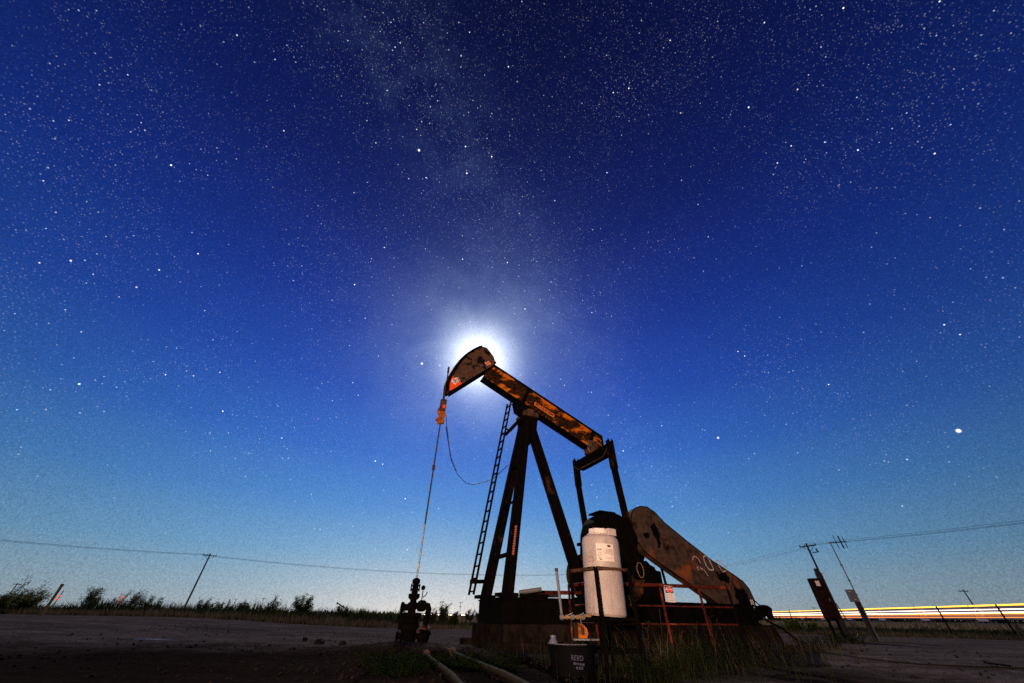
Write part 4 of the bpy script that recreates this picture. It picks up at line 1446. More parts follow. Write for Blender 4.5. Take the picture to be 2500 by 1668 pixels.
MB().tube([(-0.22, -0.16, 1.25), (-0.20, -0.16, 1.02), (-0.08, -0.14, 0.85), (0.02, -0.12, 0.9)], 0.014, 5).build('cable', M['rubber'], o)
tag(o, 'slim pale mast with a small yagi antenna and grey box', 'antenna mast')

# cable on the ground at right
pts = [(7.6, 12.9), (8.0, 11.6), (7.55, 9.95), (7.5, 9.0), (7.75, 8.55), (8.2, 8.30), (8.75, 8.22), (9.2, 7.95), (9.9, 7.9)]
dn = []
for i in range(len(pts) - 1):
    for k in range(6):
        f = k / 6
        x = pts[i][0] * (1 - f) + pts[i + 1][0] * f + 0.03 * math.sin(i * 2 + k)
        y = pts[i][1] * (1 - f) + pts[i + 1][1] * f
        dn.append(Vector((x, y, gz(x, y) + 0.03)))
o = MB().tube(dn, 0.014, 6).build('ground_cable', M['palepipe'], None, smooth=True)
tag(o, 'pale hose snaking over the gravel at lower right', 'hose')
o = MB().tube([Vector((9.55, 9.3, 0.02)), Vector((8.9, 8.25, 0.05))], 0.016, 6).build('rod_scrap', M['oily'], None)
tag(o, 'thin dark rod lying on the gravel near the hose end', 'rod')

# ------------------------------------------------------------------ utility poles and wires


def gzz(x, y):
    return gz(x, y)


def utility_pole(x, y, h, rz, label, style=1, lean=(0, 0)):
    o = empty('utility_pole', (x, y, gz(x, y) - 0.2), rz)
    o.rotation_euler = (lean[0], lean[1], rz)
    hh_ = h + 0.2
    MB().tube([(0, 0, 0), (0, 0, hh_)], [0.17, 0.12], 8).build('pole', M['woodpole'], o, smooth=True)
    MB().box((0, 0.16, hh_ - 0.35), (2.4, 0.12, 0.14)).build('crossarm', M['woodpole'], o)
    for sx in (-1, 1):
        MB().bar((0, 0.16, hh_ - 1.1), (sx * 0.8, 0.16, hh_ - 0.42), 0.05, 0.05).build('arm_brace', M['woodpole'], o)
    for xx in (-1.1, -0.4, 1.1):
        MB().lathe([(0.03, 0), (0.07, 0.05), (0.07, 0.18), (0.03, 0.24)], (xx, 0.16, hh_ - 0.28), n=8).build('insulator', M['boxgrey'], o)
    if style == 2:
        MB().box((0.75, 0.1, hh_ - 1.25), (1.0, 0.1, 0.1)).build('cutout_arm', M['woodpole'], o)
        MB().lathe([(0.05, 0), (0.12, 0.05), (0.12, 0.35), (0.05, 0.4)], (1.0, 0.1, hh_ - 1.2), n=8).build('fuse_cutout', M['tan_print_lit'], o)
    tag(o, label, 'utility pole')
    return o


def wires(p, q, n_off, h, label, sag=1.2):
    """three conductors of one span"""
    p, q = Vector(p), Vector(q)
    d = (q - p).normalized()
    s = Vector((d.y, -d.x, 0))
    for j, off in enumerate(n_off):
        pts_ = []
        for k in range(25):
            f = k / 24
            pt = p.lerp(q, f) + s * off + Vector((0, 0, h - sag * 4 * f * (1 - f)))
            pts_.append(pt)
        o = MB().tube(pts_, 0.013, 4, False).build('power_line', M['rubber'], None)
        tag(o, label[j], 'power line', 'overhead wires of the same span')


PL = [(-100, 42), (-63.7, 85.5), (15, 112)]
utility_pole(-63.7, 85.5, 10.0, R(35), 'leaning wooden utility pole above the scrub on the left', 1)
PR = [(70, 14), (46.5, 61.2), (38, 105)]
utility_pole(46.5, 61.2, 10.0, R(-62), 'wooden utility pole with crossarm behind the control panel', 2)
lab3 = lambda s_: ['upper ' + s_, 'middle ' + s_, 'lower ' + s_]
wires((PL[0][0], PL[0][1], 0.45), (PL[1][0], PL[1][1], 0.45), (-1.1, 0.4, 1.1), 9.75, lab3('wire rising to the left edge from the left pole'), 0.8)
wires((PL[1][0], PL[1][1], 0.45), (PL[2][0], PL[2][1], 0.0), (-1.1, 0.4, 1.1), 9.6, lab3('wire from the left pole behind the pump jack'), 1.2)
wires((PR[0][0], PR[0][1], 0), (PR[1][0], PR[1][1], 0), (-1.1, 0.4, 1.1), 9.85, lab3('wire climbing to the right edge from the right pole'), 0.6)
wires((PR[1][0], PR[1][1], 0), (PR[2][0], PR[2][1], 0), (-1.1, 0.4, 1.1), 9.7, lab3('wire from the right pole down to the belt guard'), 0.9)


def small_pole(x, y, h, label, double=False):
    o = empty('far_utility_pole', (x, y, gz(x, y)))
    MB().tube([(0, 0, 0), (0, 0, h)], [0.22, 0.16], 6).build('pole', M['woodpole'], o)
    MB().box((0, 0.2, h - 0.4), (3.4, 0.2, 0.22)).build('crossarm', M['woodpole'], o)
    if double:
        MB().box((0, 0.2, h - 3.2), (2.6, 0.2, 0.22)).build('crossarm', M['woodpole'], o)
    tag(o, label, 'utility pole')


small_pole(151, 139, 9, 'far utility pole above the highway at the right edge')
small_pole(-218, 343, 9.2, 'tallest of the tiny far poles left of centre')
small_pole(-180, 315, 9.0, 'tiny far pole just left of the round bush')
small_pole(-245, 360, 6.5, 'shortest tiny far pole, leftmost of its trio')
small_pole(-63.5, 434, 9, 'far pole right of the wellhead, the left one of two', True)
small_pole(-38.7, 346, 9, 'far pole right of the wellhead, the right one of two', True)
small_pole(-203, 174, 9, 'far pole standing behind the tall scrub at far left')
small_pole(257, 363, 9, 'tiny far pole seen left of the control panel')

# far pump jack on the skyline
o = empty('far_pump_jack', (-85, 220, 0.3), R(20))
o.scale = (0.55, 0.55, 0.55)
MB().box((0, 0, 0.6), (9, 1.6, 1.2)).build('base', M['oily'], o)
for sx in (-1.6, 1.6):
    MB().bar((sx, 0, 1.1), (0, 0, 6.4), 0.4, 0.4, (1, 0, 0)).build('leg', M['oily'], o)
MB().bar((-4.2, 0, 8.6), (4.0, 0, 5.0), 0.5, 0.9, (0, 0, 1)).build('beam', M['oily'], o)
MB().prism([(-4.9, 7.2), (-4.7, 9.2), (-4.0, 9.6), (-3.6, 8.2)], (0, 0, 0), (1, 0, 0), (0, 0, 1), 0.6).build('horsehead', M['oily'], o)
tag(o, 'tiny dark far pump jack on the skyline left of the wellhead', 'pump jack')

# ------------------------------------------------------------------ marker post, beacons, ground litter
o = empty('marker_post', (-23.3, 22, gz(-23.3, 22)))
MB().box((0, 0, 0.55), (0.11, 0.07, 1.5)).build('post', M['yellowpost'], o, bevel=0.008)
MB().box((0, 0, 1.24), (0.13, 0.09, 0.06)).build('cap', M['yellowpost'], o, bevel=0.008)
tag(o, 'short ochre marker post at the pad edge on the far left', 'post')
for (x, y, z, n_, lab) in ((-53.9, 60, 1.6, 3, 'three stacked red lamps glowing in the scrub on the left'), (-62.8, 60, 2.0, 2, 'small red lamp right of the ochre marker post')):
    g0 = gz(x, y)
    o = empty('red_beacon', (x, y, g0))
    MB().tube([(0, 0, 0), (0, 0, z - g0 + 0.9)], 0.05, 6).build('mast', M['oily'], o)
    for k in range(n_):
        MB().lathe([(0.02, -0.10), (0.09, -0.08), (0.11, 0), (0.09, 0.08), (0.02, 0.10)], (0.02 * k, -0.12, z - g0 - 0.1 + 0.36 * k), n=10).build('lamp', M['lamp_red'], o)
    tag(o, lab, 'beacon')


def rock(name, c, s, seed):
    rs = random.Random(seed)
    mb_ = MB()
    n1, n2 = 8, 5
    vs = []
    for i in range(n2 + 1):
        th = math.pi * i / n2
        for k in range(n1):
            ph = 2 * math.pi * k / n1
            r_ = 1 + rs.uniform(-0.22, 0.22)
            vs.append((c[0] + s[0] * r_ * math.sin(th) * math.cos(ph), c[1] + s[1] * r_ * math.sin(th) * math.sin(ph), c[2] + s[2] * r_ * math.cos(th)))
    fs = []
    for i in range(n2):
        for k in range(n1):
            k2 = (k + 1) % n1
            fs.append((i * n1 + k, i * n1 + k2, (i + 1) * n1 + k2, (i + 1) * n1 + k))
    mb_.add(vs, fs)
    return mb_


for i, (x, y, s, lab) in enumerate(((-5.05, 12.2, 0.14, 'largest dark clod at the edge of the dug earth left of the wellhead'), (-4.35, 12.0, 0.11, 'dark clod between the largest clod and the wellhead'),
                                    (-6.1, 13.6, 0.08, 'small dark clod on the open pad left of the others'), (-3.2, 12.3, 0.09, 'dark clod on the mound closest to the wellhead'))):
    tag(rock('clod', (x, y, gz(x, y) + s * 0.3), (s, s * 0.8, s * 0.6), i).build('clod', M['stone'], None), lab, 'clod')
o = MB().prism([(-0.5, 0), (-0.1, 0.02), (0.05, 0.06), (0.15, 0.02), (0.5, 0.01), (0.1, -0.04)], (-9.2, 11.8, gz(-9.2, 11.8) + 0.03), (1, 0, 0), (0, 1, 0), 0.02).build('litter', M['decal_white'], None)
tag(o, 'scrap of pale litter lying on the bare pad at left', 'litter')

# crumbs of earth scattered over the dug ground
vs_all, fs_all = [], []
off = 0
for i in range(4600):
    if i < 2000:
        x = random.gauss(-2.0, 2.6)
        y = random.gauss(8.6, 1.8)
    else:
        x = random.uniform(-13, 13)
        y = random.uniform(5.5, 18)
    if y < 4.5 or y > 18:
        continue
    s = (0.006 + 0.024 * random.random() ** 4) * (1.0 if i < 2600 else 0.8)
    m_ = rock('c', (x, y, gz(x, y) + s * 0.35), (s * random.uniform(0.8, 1.5), s * random.uniform(0.8, 1.5), s * 0.8), i)
    vs_all.extend(m_.v)
    fs_all.extend([tuple(k + off for k in f) for f in m_.f])
    off += len(m_.v)
o = numpy_mesh('earth_crumbs', np.array(vs_all), np.array(fs_all), M['stone'], 'stuff')
tag(o, 'loose crumbs of dark earth scattered over the dug ground', 'soil')

# ------------------------------------------------------------------ row of trucks added to carry light trails as glowing side strips


def make_trail_truck():
    t = empty('truck', (0, 0, 0))  # added truck, there only to carry the light trails
    MB().box((0, 0, 2.55), (15.4, 2.55, 2.75)).build('added_trailer', M['added_trailer'], t, bevel=0.05)
    MB().box((0, 0, 1.05), (15.0, 1.2, 0.22)).build('added_chassis', M['oily'], t)
    c_ = MB().prism([(8.0, 0.75), (10.9, 0.75), (10.95, 1.9), (10.3, 2.2), (9.9, 3.4), (8.0, 3.75)], (0, 0, 0), (1, 0, 0), (0, 0, 1), 2.4).build('cab', M['cab'], t, bevel=0.06)  # cab of the added truck
    for sy in (-1.215, 1.215):
        MB().prism([(8.9, 2.1), (9.95, 2.1), (9.7, 2.95), (8.9, 3.0)], (0, sy, 0), (1, 0, 0), (0, 0, 1), 0.02).build('side_window', M['glass'], c_)
    for sx in (-6.8, -5.6, -4.4, 6.4, 7.7, 10.0):
        for sy in (-1.0, 1.0):
            MB().lathe([(0.2, -0.16), (0.5, -0.16), (0.5, 0.16), (0.2, 0.16)], (sx, sy, 0.5), (0, 1, 0), 14).build('wheel', M['tyre'], t)
    for sy in (-1.0, 1.0):
        MB().box((10.97, sy * 0.85, 1.1), (0.06, 0.4, 0.3)).build('headlamp', M['lamp_head'], t)  # headlamps of the added truck
    for sy in (-1, 1):
        y_ = 1.30 * sy
        for z, h, m_, nm in ((3.80, 0.26, 'trail_yellow', 'amber_roof_trail'), (3.02, 0.15, 'trail_white', 'white_side_trail'), (2.44, 0.20, 'trail_white', 'white_side_trail'), (2.24, 0.08, 'trail_yellow', 'amber_side_trail'), (1.55, 0.13, 'trail_orange', 'orange_skirt_trail'), (1.98, 0.05, 'trail_orange', 'orange_side_trail')):
            MB().box((1.62, y_, z), (18.6 if z < 3.5 else 18.4, 0.05, h)).build(nm, M[m_], t)
    return t


ordinal = ['nearest at the right edge', 'second from the right edge', 'third from the right edge', 'fourth from the right edge', 'fifth from the right edge', 'sixth from the right edge', 'seventh from the right edge', 'eighth from the right edge', 'ninth from the right edge', 'tenth from the right edge', 'eleventh from the right edge']
trk = make_trail_truck()
ang_road = math.atan2(ROAD_D.y, ROAD_D.x)
for i in range(9):
    o = trk if i == 0 else copy_tree(trk)
    p = ROAD_P + ROAD_D * (-14 + 18.75 * i)
    o.location = (p.x, p.y, 0.0 + 0.45 - 0.45)
    o.rotation_euler = (0, 0, ang_road)
    o.location.z = 0.0
    tag(o, 'long truck added to carry glowing light-trail strips, ' + ordinal[i] + ' of the highway row', 'truck', 'trucks carrying light trails along the highway')

# cars with headlights far off, seen between the bushes right of the wellhead


def make_car():
    t = empty('car', (0, 0, 0))
    b_ = MB().prism([(-2.2, 0.35), (2.2, 0.35), (2.25, 0.75), (1.2, 0.95), (0.6, 1.42), (-1.2, 1.45), (-2.2, 0.95)], (0, 0, 0), (1, 0, 0), (0, 0, 1), 1.75).build('body', M['cab'], t, bevel=0.05)
    for sx in (-1.35, 1.35):
        for sy in (-0.8, 0.8):
            MB().lathe([(0.1, -0.1), (0.33, -0.1), (0.33, 0.1), (0.1, 0.1)], (sx, sy, 0.33), (0, 1, 0), 12).build('wheel', M['tyre'], t)
    for sy in (-0.6, 0.6):
        MB().box((2.26, sy, 0.70), (0.08, 0.5, 0.3)).build('headlight', M['lamp_head'], t)
    return t


car0 = make_car()
cpos = [-66, -63, -59.5, -56.5, -53, -50, -47, -44.5, -41.5, -38.5, -35.5, -32.5, -29.5]
cnames = [w + ' from the left' for w in ('first', 'second', 'third', 'fourth', 'fifth', 'sixth', 'seventh', 'eighth', 'ninth', 'tenth', 'eleventh', 'twelfth', 'thirteenth')]
for i, x in enumerate(cpos):
    o = car0 if i == 0 else copy_tree(car0)
    o.location = (x, 300 + 3 * (i % 3), 0.30)
    o.rotation_euler = (0, 0, R(-80 + 4 * (i % 3)))
    tag(o, 'tiny far car with bright headlights beyond the wellhead, ' + cnames[i] + ' of the row', 'car', 'far cars with headlights')

# ------------------------------------------------------------------ fence at right
fpts = [(21.8, 21.5), (22.9, 25.5), (23.4, 29.5), (23.8, 34), (24.3, 40), (19.0, 21.8)]
fpos = [(24.6, 21.6, 'fence post nearest the right edge'), (24.9, 25.0, 'second fence post from the right edge'), (25.3, 31.0, 'third fence post from the right edge, behind the mast'), (25.9, 40.0, 'fence post between the panel and the mast, farthest of the row'), (26.3, 52.0, 'fence post seen left of the control panel')]
for x, y, lab in fpos:
    o = empty('fence_post', (x, y, -0.1))
    MB().bar((0, 0, 0), (0.02, 0, 1.45), 0.05, 0.05, (1, 0, 0)).build('post', M['oily'], o)
    for k in range(5):
        MB().box((0, -0.03, 0.4 + 0.22 * k), (0.07, 0.03, 0.05)).build('lug', M['oily'], o)
    tag(o, lab, 'fence post')
for j, (z, nm) in enumerate(((1.25, 'top'), (0.9, 'middle'), (0.55, 'bottom'))):
    o = MB().tube([Vector((26.0, 8, z))] + [Vector((x, y - 0.05, z)) for x, y, _ in fpos], 0.006, 4, False).build('fence_wire', M['rope'], None)
    tag(o, nm + ' strand of the wire fence at right', 'fence wire')

# ------------------------------------------------------------------ vegetation
# bushes: thing > stem, foliage


def bush(name, x, y, h, w, mat, label, seed, dens=1.0, leaf=0.075, wind=0.0, group=None, z0=None):
    rs = random.Random(seed)
    o = empty(name, (x, y, (gz(x, y) if z0 is None else z0) - 0.03))
    stem = MB()
    lv, lf = [], []

    def leaf_at(p, s):
        a = rs.uniform(0, 6.28)
        tilt = rs.uniform(-1.2, 1.2)
        d1 = Vector((math.cos(a), math.sin(a), rs.uniform(-0.7, 0.7))).normalized()
        d2 = d1.cross(Vector((math.sin(tilt), 0.3, math.cos(tilt)))).normalized()
        k = len(lv)
        lv.extend([p - d1 * s, p + d2 * s * 0.35, p + d1 * s, p - d2 * s * 0.35])
        lf.append((k, k + 1, k + 2, k + 3))

    def branch(p, d, ln, r, lvl):
        pts_ = [p]
        q = p.copy()
        dd = d.copy()
        nseg = 4
        for i in range(nseg):
            dd = (dd + Vector((rs.uniform(-0.28, 0.28) + wind * 0.12, rs.uniform(-0.28, 0.28), rs.uniform(-0.05, 0.18)))).normalized()
            q = q + dd * (ln / nseg)
            pts_.append(q.copy())
        stem.tube(pts_, [r * (1 - 0.17 * i) for i in range(nseg + 1)], 4, False)
        if lvl < 2:
            for k in range(rs.randint(3, 5) if lvl == 0 else rs.randint(2, 4)):
                i = rs.randint(1, nseg)
                nd_ = (dd + Vector((rs.uniform(-0.9, 0.9), rs.uniform(-0.9, 0.9), rs.uniform(-0.1, 0.6)))).normalized()
                branch(pts_[i], nd_, ln * rs.uniform(0.45, 0.75), r * 0.55, lvl + 1)
        if lvl >= 1:
            for k in range(int(20 * dens)):
                i = rs.randint(1, nseg)
                f = rs.random()
                pp = pts_[i - 1].lerp(pts_[i], f) + Vector((rs.gauss(0, 1), rs.gauss(0, 1), rs.gauss(0, 1))) * (0.10 * h * 0.6)
                leaf_at(pp, leaf * rs.uniform(0.5, 1.15))

    for k in range(max(4, int(5 + w * 1.5))):
        a = rs.uniform(0, 6.28)
        sp = rs.uniform(0.1, 0.75) * (w / h)
        d = Vector((math.cos(a) * sp, math.sin(a) * sp, 1.0)).normalized()
        branch(Vector((rs.uniform(-0.2, 0.2) * w, rs.uniform(-0.2, 0.2) * w, 0)), d, h * rs.uniform(0.45, 0.72), 0.022 * h, 0)
    stem.build('stem', M['bark'], o, fix=False)
    if lv:
        numpy_mesh('foliage', np.array([tuple(v) for v in lv]), np.array(lf), mat, None, o)
    tag(o, label, 'bush', group)
    return o


bush_list = [
    (-39.6, 33, 1.55, 2.2, 'leaf_olive', 'wind-bent scrub bush cut by the left edge', 0.9),
    (-36.9, 32, 1.75, 2.6, 'leaf_olive', 'tall wind-bent bush beside the far left edge', 1.0),
    (-33.6, 30, 1.80, 2.6, 'leaf_olive', 'tallest feathery bush left of the ochre marker post', 1.0),
    (-30.9, 32, 1.45, 1.2, 'leaf_green', 'narrow upright dark bush right of the ochre marker post', 1.1),
    (-31.2, 35, 1.40, 1.8, 'leaf_olive', 'thin twiggy bush left of the three red lamps', 0.45),
    (-29.6, 34, 1.38, 1.8, 'leaf_olive', 'thin twiggy bush right of the three red lamps', 0.45),
    (-28.0, 34, 1.05, 1.2, 'leaf_green', 'small leafy bush between red lamps and leaning pole', 0.9),
    (-23.3, 33, 1.02, 1.6, 'leaf_olive', 'sparse low bush just left of the leaning pole foot', 0.5),
    (-21.7, 33, 1.0, 1.8, 'leaf_green', 'sparse low bush just right of the leaning pole foot', 0.55),
    (-20.2, 33, 0.85, 1.4, 'leaf_green', 'low green bush between the pole and the tiny far poles', 0.9),
    (-18.0, 33, 1.05, 1.1, 'leaf_olive', 'open airy bush left of the round bush', 0.6),
    (-15.4, 32, 1.28, 1.8, 'leaf_green', 'round leafy bush left of centre on the pad edge', 1.5),
    (-12.6, 33, 0.85, 1.8, 'leaf_green', 'low bush under the tiny far pump jack', 1.1),
    (-10.5, 33, 0.80, 1.8, 'leaf_green', 'low dense bush left of the wellhead', 1.3),
    (-8.2, 32, 0.86, 2.0, 'leaf_green', 'low wide bush right behind the wellhead', 1.3),
    (-5.9, 34, 0.95, 1.2, 'leaf_olive', 'bare twiggy bush right of the wellhead', 0.4),
    (-5.2, 34, 1.28, 1.0, 'leaf_green', 'upright pale green bush right of the wellhead', 1.4),
    (-4.2, 33.5, 0.85, 1.4, 'leaf_green', 'low bush between wellhead and pump skid', 1.2),
    (-5.0, 58, 1.15, 1.3, 'leaf_olive', 'far yellowish bush left of the skid corner', 1.2),
    (-4.0, 58, 1.30, 1.2, 'leaf_olive', 'far yellowish bush touching the skid corner', 1.2),
    (17.6, 27.5, 0.75, 1.6, 'leaf_green', 'low green bush right of the foundation end', 1.1),
    (19.6, 29.0, 0.70, 1.8, 'leaf_green', 'low green bush left of the control panel', 1.1),
]
for i, (x, y, h, w, m_, lab, de) in enumerate(bush_list):
    bush('scrub_bush', x, y, h, w, M[m_], lab, 100 + i, de * 1.25, 0.07, 1.6 if x < -33 else 0.3, 'scrub bushes along the pad edge')


# blades: fast numpy grass
def blades(name, P, H, Wd, mat, label, lean=0.35, parent=None, segs=2):
    n = len(P)
    a = rng.uniform(0, 2 * np.pi, n)
    dx, dy = np.cos(a), np.sin(a)
    ln = rng.normal(0, lean, n) * H
    la = rng.uniform(0, 2 * np.pi, n)
    lx, ly = np.cos(la) * ln, np.sin(la) * ln
    rows = []
    for k in range(segs):
        f = k / segs
        cx_ = P[:, 0] + lx * f ** 1.7
        cy_ = P[:, 1] + ly * f ** 1.7
        cz_ = P[:, 2] + H * f
        ww = Wd * (1 - 0.45 * f)
        rows.append(np.stack([cx_ - dx * ww, cy_ - dy * ww, cz_], 1))
        rows.append(np.stack([cx_ + dx * ww, cy_ + dy * ww, cz_], 1))
    tip = np.stack([P[:, 0] + lx, P[:, 1] + ly, P[:, 2] + H * 0.97], 1)
    V = np.stack(rows + [tip], 1).reshape(-1, 3)
    m_ = 2 * segs + 1
    base_ = np.arange(n)[:, None] * m_
    tris = []
    for k in range(segs - 1):
        b0 = 2 * k
        tris += [(b0, b0 + 1, b0 + 3), (b0, b0 + 3, b0 + 2)]
    b0 = 2 * (segs - 1)
    tris.append((b0, b0 + 1, b0 + 2))
    F = np.concatenate([base_ + np.array(t)[None, :] for t in tris], 0)
    o = numpy_mesh(name, V, F, mat, 'stuff', parent)
    if label:
        tag(o, label, 'grass')
    return o


def scatter(n, fx, fy):
    x = fx(n)
    y = fy(n, x)
    z = np.array([gz(a, b) for a, b in zip(x, y)])
    return np.stack([x, y, z], 1)


edge_v = np.vectorize(edge)
# dry grass belt along the pad edge
n = 52000
x = rng.uniform(-48, 36, n)
y = edge_v(x) + np.abs(rng.normal(0, 1, n)) * 4.2 - 0.1
clump = np.array([noise.noise((a * 0.5, b * 0.5, 0)) for a, b in zip(x, y)])
H = np.clip(0.26 + 0.20 * clump + rng.normal(0, 0.08, n), 0.06, 0.8)
H *= np.where(x > -7, 0.62, 1.0)
P = np.stack([x, y, np.array([gz(a, b) for a, b in zip(x, y)]) - 0.02], 1)
blades('dry_grass_belt', P, H, rng.uniform(0.012, 0.022, n), M['dry_grass'], 'belt of dry brown grass along the far pad edge', 0.3)
n = 26000
x = rng.uniform(-55, 45, n)
y = edge_v(x) + 2.0 + rng.uniform(0, 1, n) ** 1.6 * 26
clump = np.array([noise.noise((a * 0.35, b * 0.35, 4)) for a, b in zip(x, y)])
keep = clump > -0.12
x, y, clump = x[keep], y[keep], clump[keep]
H = np.clip(0.38 + 0.42 * clump + rng.normal(0, 0.10, len(x)), 0.08, 0.9)
H *= np.where(x > -7, 0.55, 1.45)
P = np.stack([x, y, np.array([gz(a, b) for a, b in zip(x, y)]) - 0.02], 1)
blades('green_brush_belt', P, H, rng.uniform(0.018, 0.04, len(x)), M['green_grass'], 'low dark green brush behind the dry grass belt', 0.5)
# field between fence and highway, thinner and coarser with distance
n = 30000
x = rng.uniform(-160, 210, n)
y = 45 + rng.uniform(0, 1, n) ** 1.3 * 170
H = np.clip(0.35 + rng.normal(0, 0.14, n), 0.1, 0.8)
P = np.stack([x, y, np.array([gz(a, b) for a, b in zip(x, y)]) - 0.02], 1)
blades('field_grass', P, H, rng.uniform(0.05, 0.16, n), M['straw'], 'pale dry grass of the open field beyond the fence', 0.4)
# distant scrub reading as one dark line
n = 42000
y = rng.uniform(150, 420, n)
x = rng.uniform(-1.45, 1.6, n) * y
cl = np.array([noise.noise((a * 0.05, b * 0.05, 8)) for a, b in zip(x, y)])
P = np.stack([x, y, 0.3 + np.abs(rng.normal(0, 0.55, n)) * (0.75 + 0.9 * cl)], 1)
road_d = np.abs((x - ROAD_P.x) * ROAD_N.x + (y - ROAD_P.y) * ROAD_N.y)
ok = (road_d > 14) & ((y > 330) | (x / y < -0.225) | (x / y > -0.075))
P = P[ok]
n = len(P)
o = blades('distant_scrub', P - np.array([0, 0, 0.3]), rng.uniform(0.3, 0.9, n), rng.uniform(0.18, 0.5, n), M['green_grass'], 'dark line of distant scrub along the horizon', 0.6)

# grass and weeds close to the camera, round the skid, tank and well


def near_ok(x, y):
    d = Vector((x, y, 0)) - W0
    s, t = d.dot(AX), d.dot(NX)
    if 2.0 < s < 12.6 and abs(t) < 1.33:
        return False
    return (Vector((x, y)) - Vector((tb_c.x, tb_c.y))).length > 0.36


def near_pts(n, boxes):
    out = []
    while len(out) < n:
        cx_, cy_, sx_, sy_ = random.choice(boxes)
        x_, y_ = random.gauss(cx_, sx_), random.gauss(cy_, sy_)
        if y_ < 4.6 or not near_ok(x_, y_):
            continue
        out.append((x_, y_, gz(x_, y_) - 0.015))
    return np.array(out)


P = near_pts(2800, [(2.4, 7.6, 0.5, 0.4), (3.2, 8.2, 0.7, 0.5), (4.0, 9.2, 0.9, 0.6), (2.0, 6.4, 0.5, 0.4), (3.0, 7.0, 0.9, 0.6), (5.6, 11.0, 1.0, 0.7), (1.6, 8.5, 0.5, 0.5), (0.6, 9.2, 0.7, 0.5), (4.6, 8.4, 0.5, 0.4)])
H = np.clip(rng.gamma(3.0, 0.075, len(P)), 0.05, 0.75)
blades('skid_weeds', P, H, rng.uniform(0.003, 0.006, len(P)), M['green_grass'], 'dark weeds and grass tangled along the front of the foundation', 0.35, None, 3)
P = near_pts(1900, [(2.6, 7.8, 0.6, 0.5), (3.6, 8.8, 0.9, 0.5), (5.0, 10.2, 1.2, 0.8), (8.6, 13.4, 1.0, 0.6), (12.9, 16.9, 0.9, 0.5), (7.2, 12.0, 0.8, 0.5)])
H = np.clip(rng.gamma(3.0, 0.065, len(P)), 0.05, 0.7)
blades('dry_weeds', P, H, rng.uniform(0.003, 0.006, len(P)), M['dry_grass'], 'straw coloured dry weeds in front of the foundation and under the panel', 0.4, None, 3)


def leafy_weed(x, y, r, h, nst, label, seed, mat='leaf_weed', leaf=0.03):
    rs = random.Random(seed)
    o = empty('leafy_weed', (x, y, gz(x, y) - 0.02))
    stem = MB()
    lv, lf = [], []
    for k in range(nst):
        a = rs.uniform(0, 6.28)
        rr_ = r * math.sqrt(rs.random())
        b0 = Vector((rr_ * 0.6 * math.cos(a), rr_ * 0.6 * math.sin(a), 0))
        tp = Vector((rr_ * 1.1 * math.cos(a) + rs.gauss(0, 0.04), rr_ * 1.1 * math.sin(a) + rs.gauss(0, 0.04), h * rs.uniform(0.35, 1.0)))
        mid = b0.lerp(tp, 0.5) + Vector((rs.gauss(0, 0.03), rs.gauss(0, 0.03), 0.02))
        stem.tube([b0, mid, tp], [0.004, 0.003, 0.002], 3, False)
        for j in range(rs.randint(9, 15)):
            f = rs.uniform(0.1, 1.0)
            p = (b0.lerp(mid, f * 2) if f < 0.5 else mid.lerp(tp, f * 2 - 1)) + Vector((rs.gauss(0, 0.02), rs.gauss(0, 0.02), rs.gauss(0, 0.012)))
            an = rs.uniform(0, 6.28)
            d1 = Vector((math.cos(an), math.sin(an), rs.uniform(-0.4, 0.6))).normalized()
            d2 = d1.cross(Vector((rs.uniform(-0.5, 0.5), rs.uniform(-0.5, 0.5), 1))).normalized()
            s = leaf * rs.uniform(0.5, 1.2)
            kk = len(lv)
            lv.extend([p, p + d1 * s * 0.5 + d2 * s * 0.3, p + d1 * s, p + d1 * s * 0.5 - d2 * s * 0.3])
            lf.append((kk, kk + 1, kk + 2, kk + 3))
    stem.build('stem', M['green_grass'], o, fix=False)
    numpy_mesh('leaves', np.array([tuple(v) for v in lv]), np.array(lf), M[mat], None, o)
    tag(o, label, 'weed')


weeds = [(-1.95, 7.6, 0.55, 0.26, 130, 'leafy green weed patch before the wellhead, left of both pipes'), (-1.55, 6.7, 0.5, 0.24, 110, 'leafy weed patch at the bottom edge, left of both pipes'),
         (-0.85, 7.4, 0.40, 0.22, 80, 'leafy weed patch growing between the two pipes'), (-0.25, 7.2, 0.5, 0.24, 90, 'leafy weed patch right of both pipes'),
         (1.9, 6.25, 0.40, 0.30, 90, 'leafy weed in front of the tank stand'), (2.75, 7.2, 0.45, 0.36, 90, 'leafy weed right of the tank stand'),
         (3.5, 7.7, 0.5, 0.40, 90, 'tall leafy weed below the danger sign'), (4.6, 9.5, 0.6, 0.45, 90, 'tall leafy weed before the belt guard foot'),
         (-0.12, 11.55, 0.30, 0.35, 60, 'small weed at the left corner of the foundation'), (9.3, 13.6, 0.7, 0.35, 100, 'weed clump beyond the foundation right end'),
         (12.4, 16.6, 0.8, 0.35, 120, 'weed clump at the foot of the control panel'), (0.93, 6.72, 0.22, 0.32, 40, 'green sprigs growing out of the black tub')]
for i, (x, y, r, h, ns, lab) in enumerate(weeds):
    leafy_weed(x, y, r, h, ns, lab, 500 + i, 'leaf_weed', 0.055 if y > 9 else 0.038)

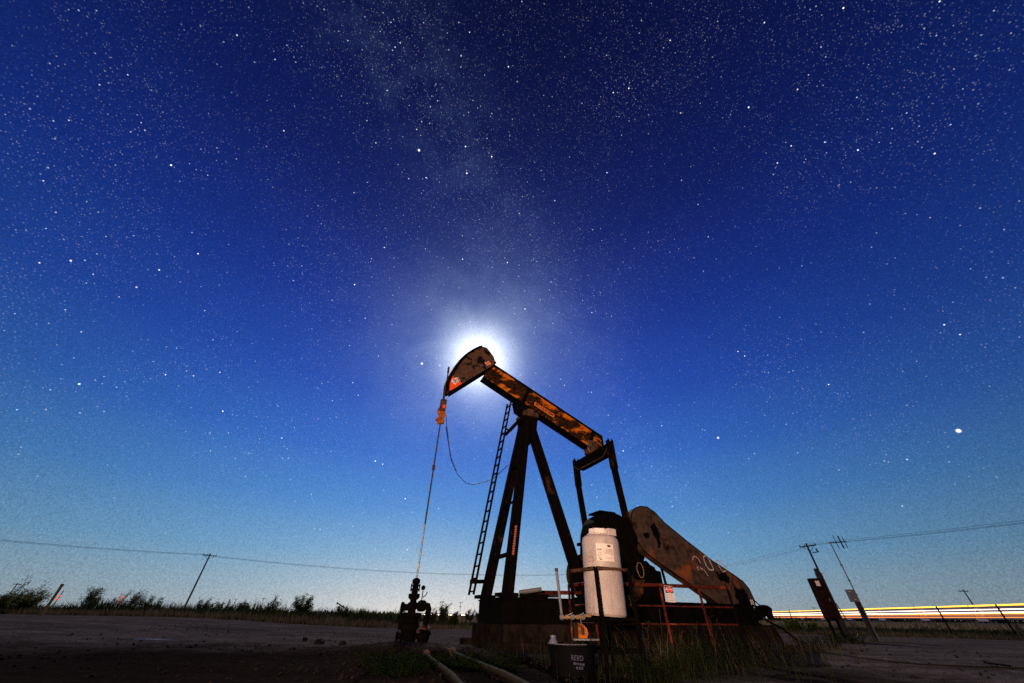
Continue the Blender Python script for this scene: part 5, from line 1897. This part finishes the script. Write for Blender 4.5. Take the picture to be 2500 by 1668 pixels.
# tall single stalks rising through the railing
for i, (x, y, h, lx) in enumerate(((2.30, 7.55, 0.62, 0.1), (2.95, 7.9, 0.55, -0.08), (3.35, 8.1, 0.6, 0.12), (3.9, 8.6, 0.7, 0.05), (2.65, 7.2, 0.5, 0.16), (4.3, 8.9, 0.62, -0.1))):
    names = ['dry stalk nearest the white tank', 'dry stalk second right of the tank', 'dry stalk under the danger sign', 'tallest dry stalk before the railing', 'short bent dry stalk by the tank stand', 'dry stalk at the right end of the railing']
    pts_ = [Vector((x + lx * f ** 2, y, h * f + gz(x, y))) for f in (0, 0.25, 0.5, 0.75, 1.0)]
    st_ = MB().tube(pts_, [0.006, 0.005, 0.004, 0.003, 0.002], 4)
    for k in range(10):
        f = 0.5 + 0.05 * k
        p0 = Vector((x + lx * f ** 2, y, h * f + gz(x, y)))
        st_.tube([p0, p0 + Vector((random.gauss(0, 0.05), random.gauss(0, 0.03), random.uniform(0.01, 0.07)))], [0.002, 0.004], 3)
    o = st_.build('dry_stalk', M['dry_grass'], None, fix=False)
    tag(o, names[i], 'stalk', 'dry stalks before the railing')

# ------------------------------------------------------------------ work lamp behind the camera, to the left: its warm light falls on the pump
LP = Vector((-5.5, -16.0, 1.7))
AIM = Vector((2.8, 13.0, 6.4))
wl = empty('work_lamp', (LP.x, LP.y, 0))
for k in range(3):
    a = 2 * math.pi * k / 3
    MB().tube([(0, 0, 0.9), (0.5 * math.cos(a), 0.5 * math.sin(a), 0.0)], 0.014, 6).build('leg', M['galv'], wl)
MB().tube([(0, 0, 0.8), (0, 0, 1.55)], 0.016, 6).build('mast', M['galv'], wl)
dv = (AIM - LP).normalized()
hc = Vector((0, 0, LP.z)) - dv * 0.12
rq = dv.to_track_quat('Y', 'Z').to_matrix()
MB().box(hc, (0.30, 0.09, 0.22), rq).build('housing', M['boxgrey'], wl, bevel=0.01)
MB().box(hc + dv * 0.05, (0.26, 0.008, 0.18), rq).build('lens', M['lamp_work'], wl)
sd = bpy.data.lights.new('work_lamp_light', 'SPOT')
sd.energy = 36000
sd.color = (1.0, 0.66, 0.44)
sd.spot_size = R(52)
sd.spot_blend = 1.0
sd.shadow_soft_size = 0.45
so = bpy.data.objects.new('work_lamp_light', sd)
so.location = Vector((0, 0, LP.z))
so.rotation_euler = (-dv).to_track_quat('Z', 'Y').to_euler()
so.parent = wl
C.objects.link(so)
tag(wl, 'tripod work lamp standing behind the camera to the left', 'lamp')
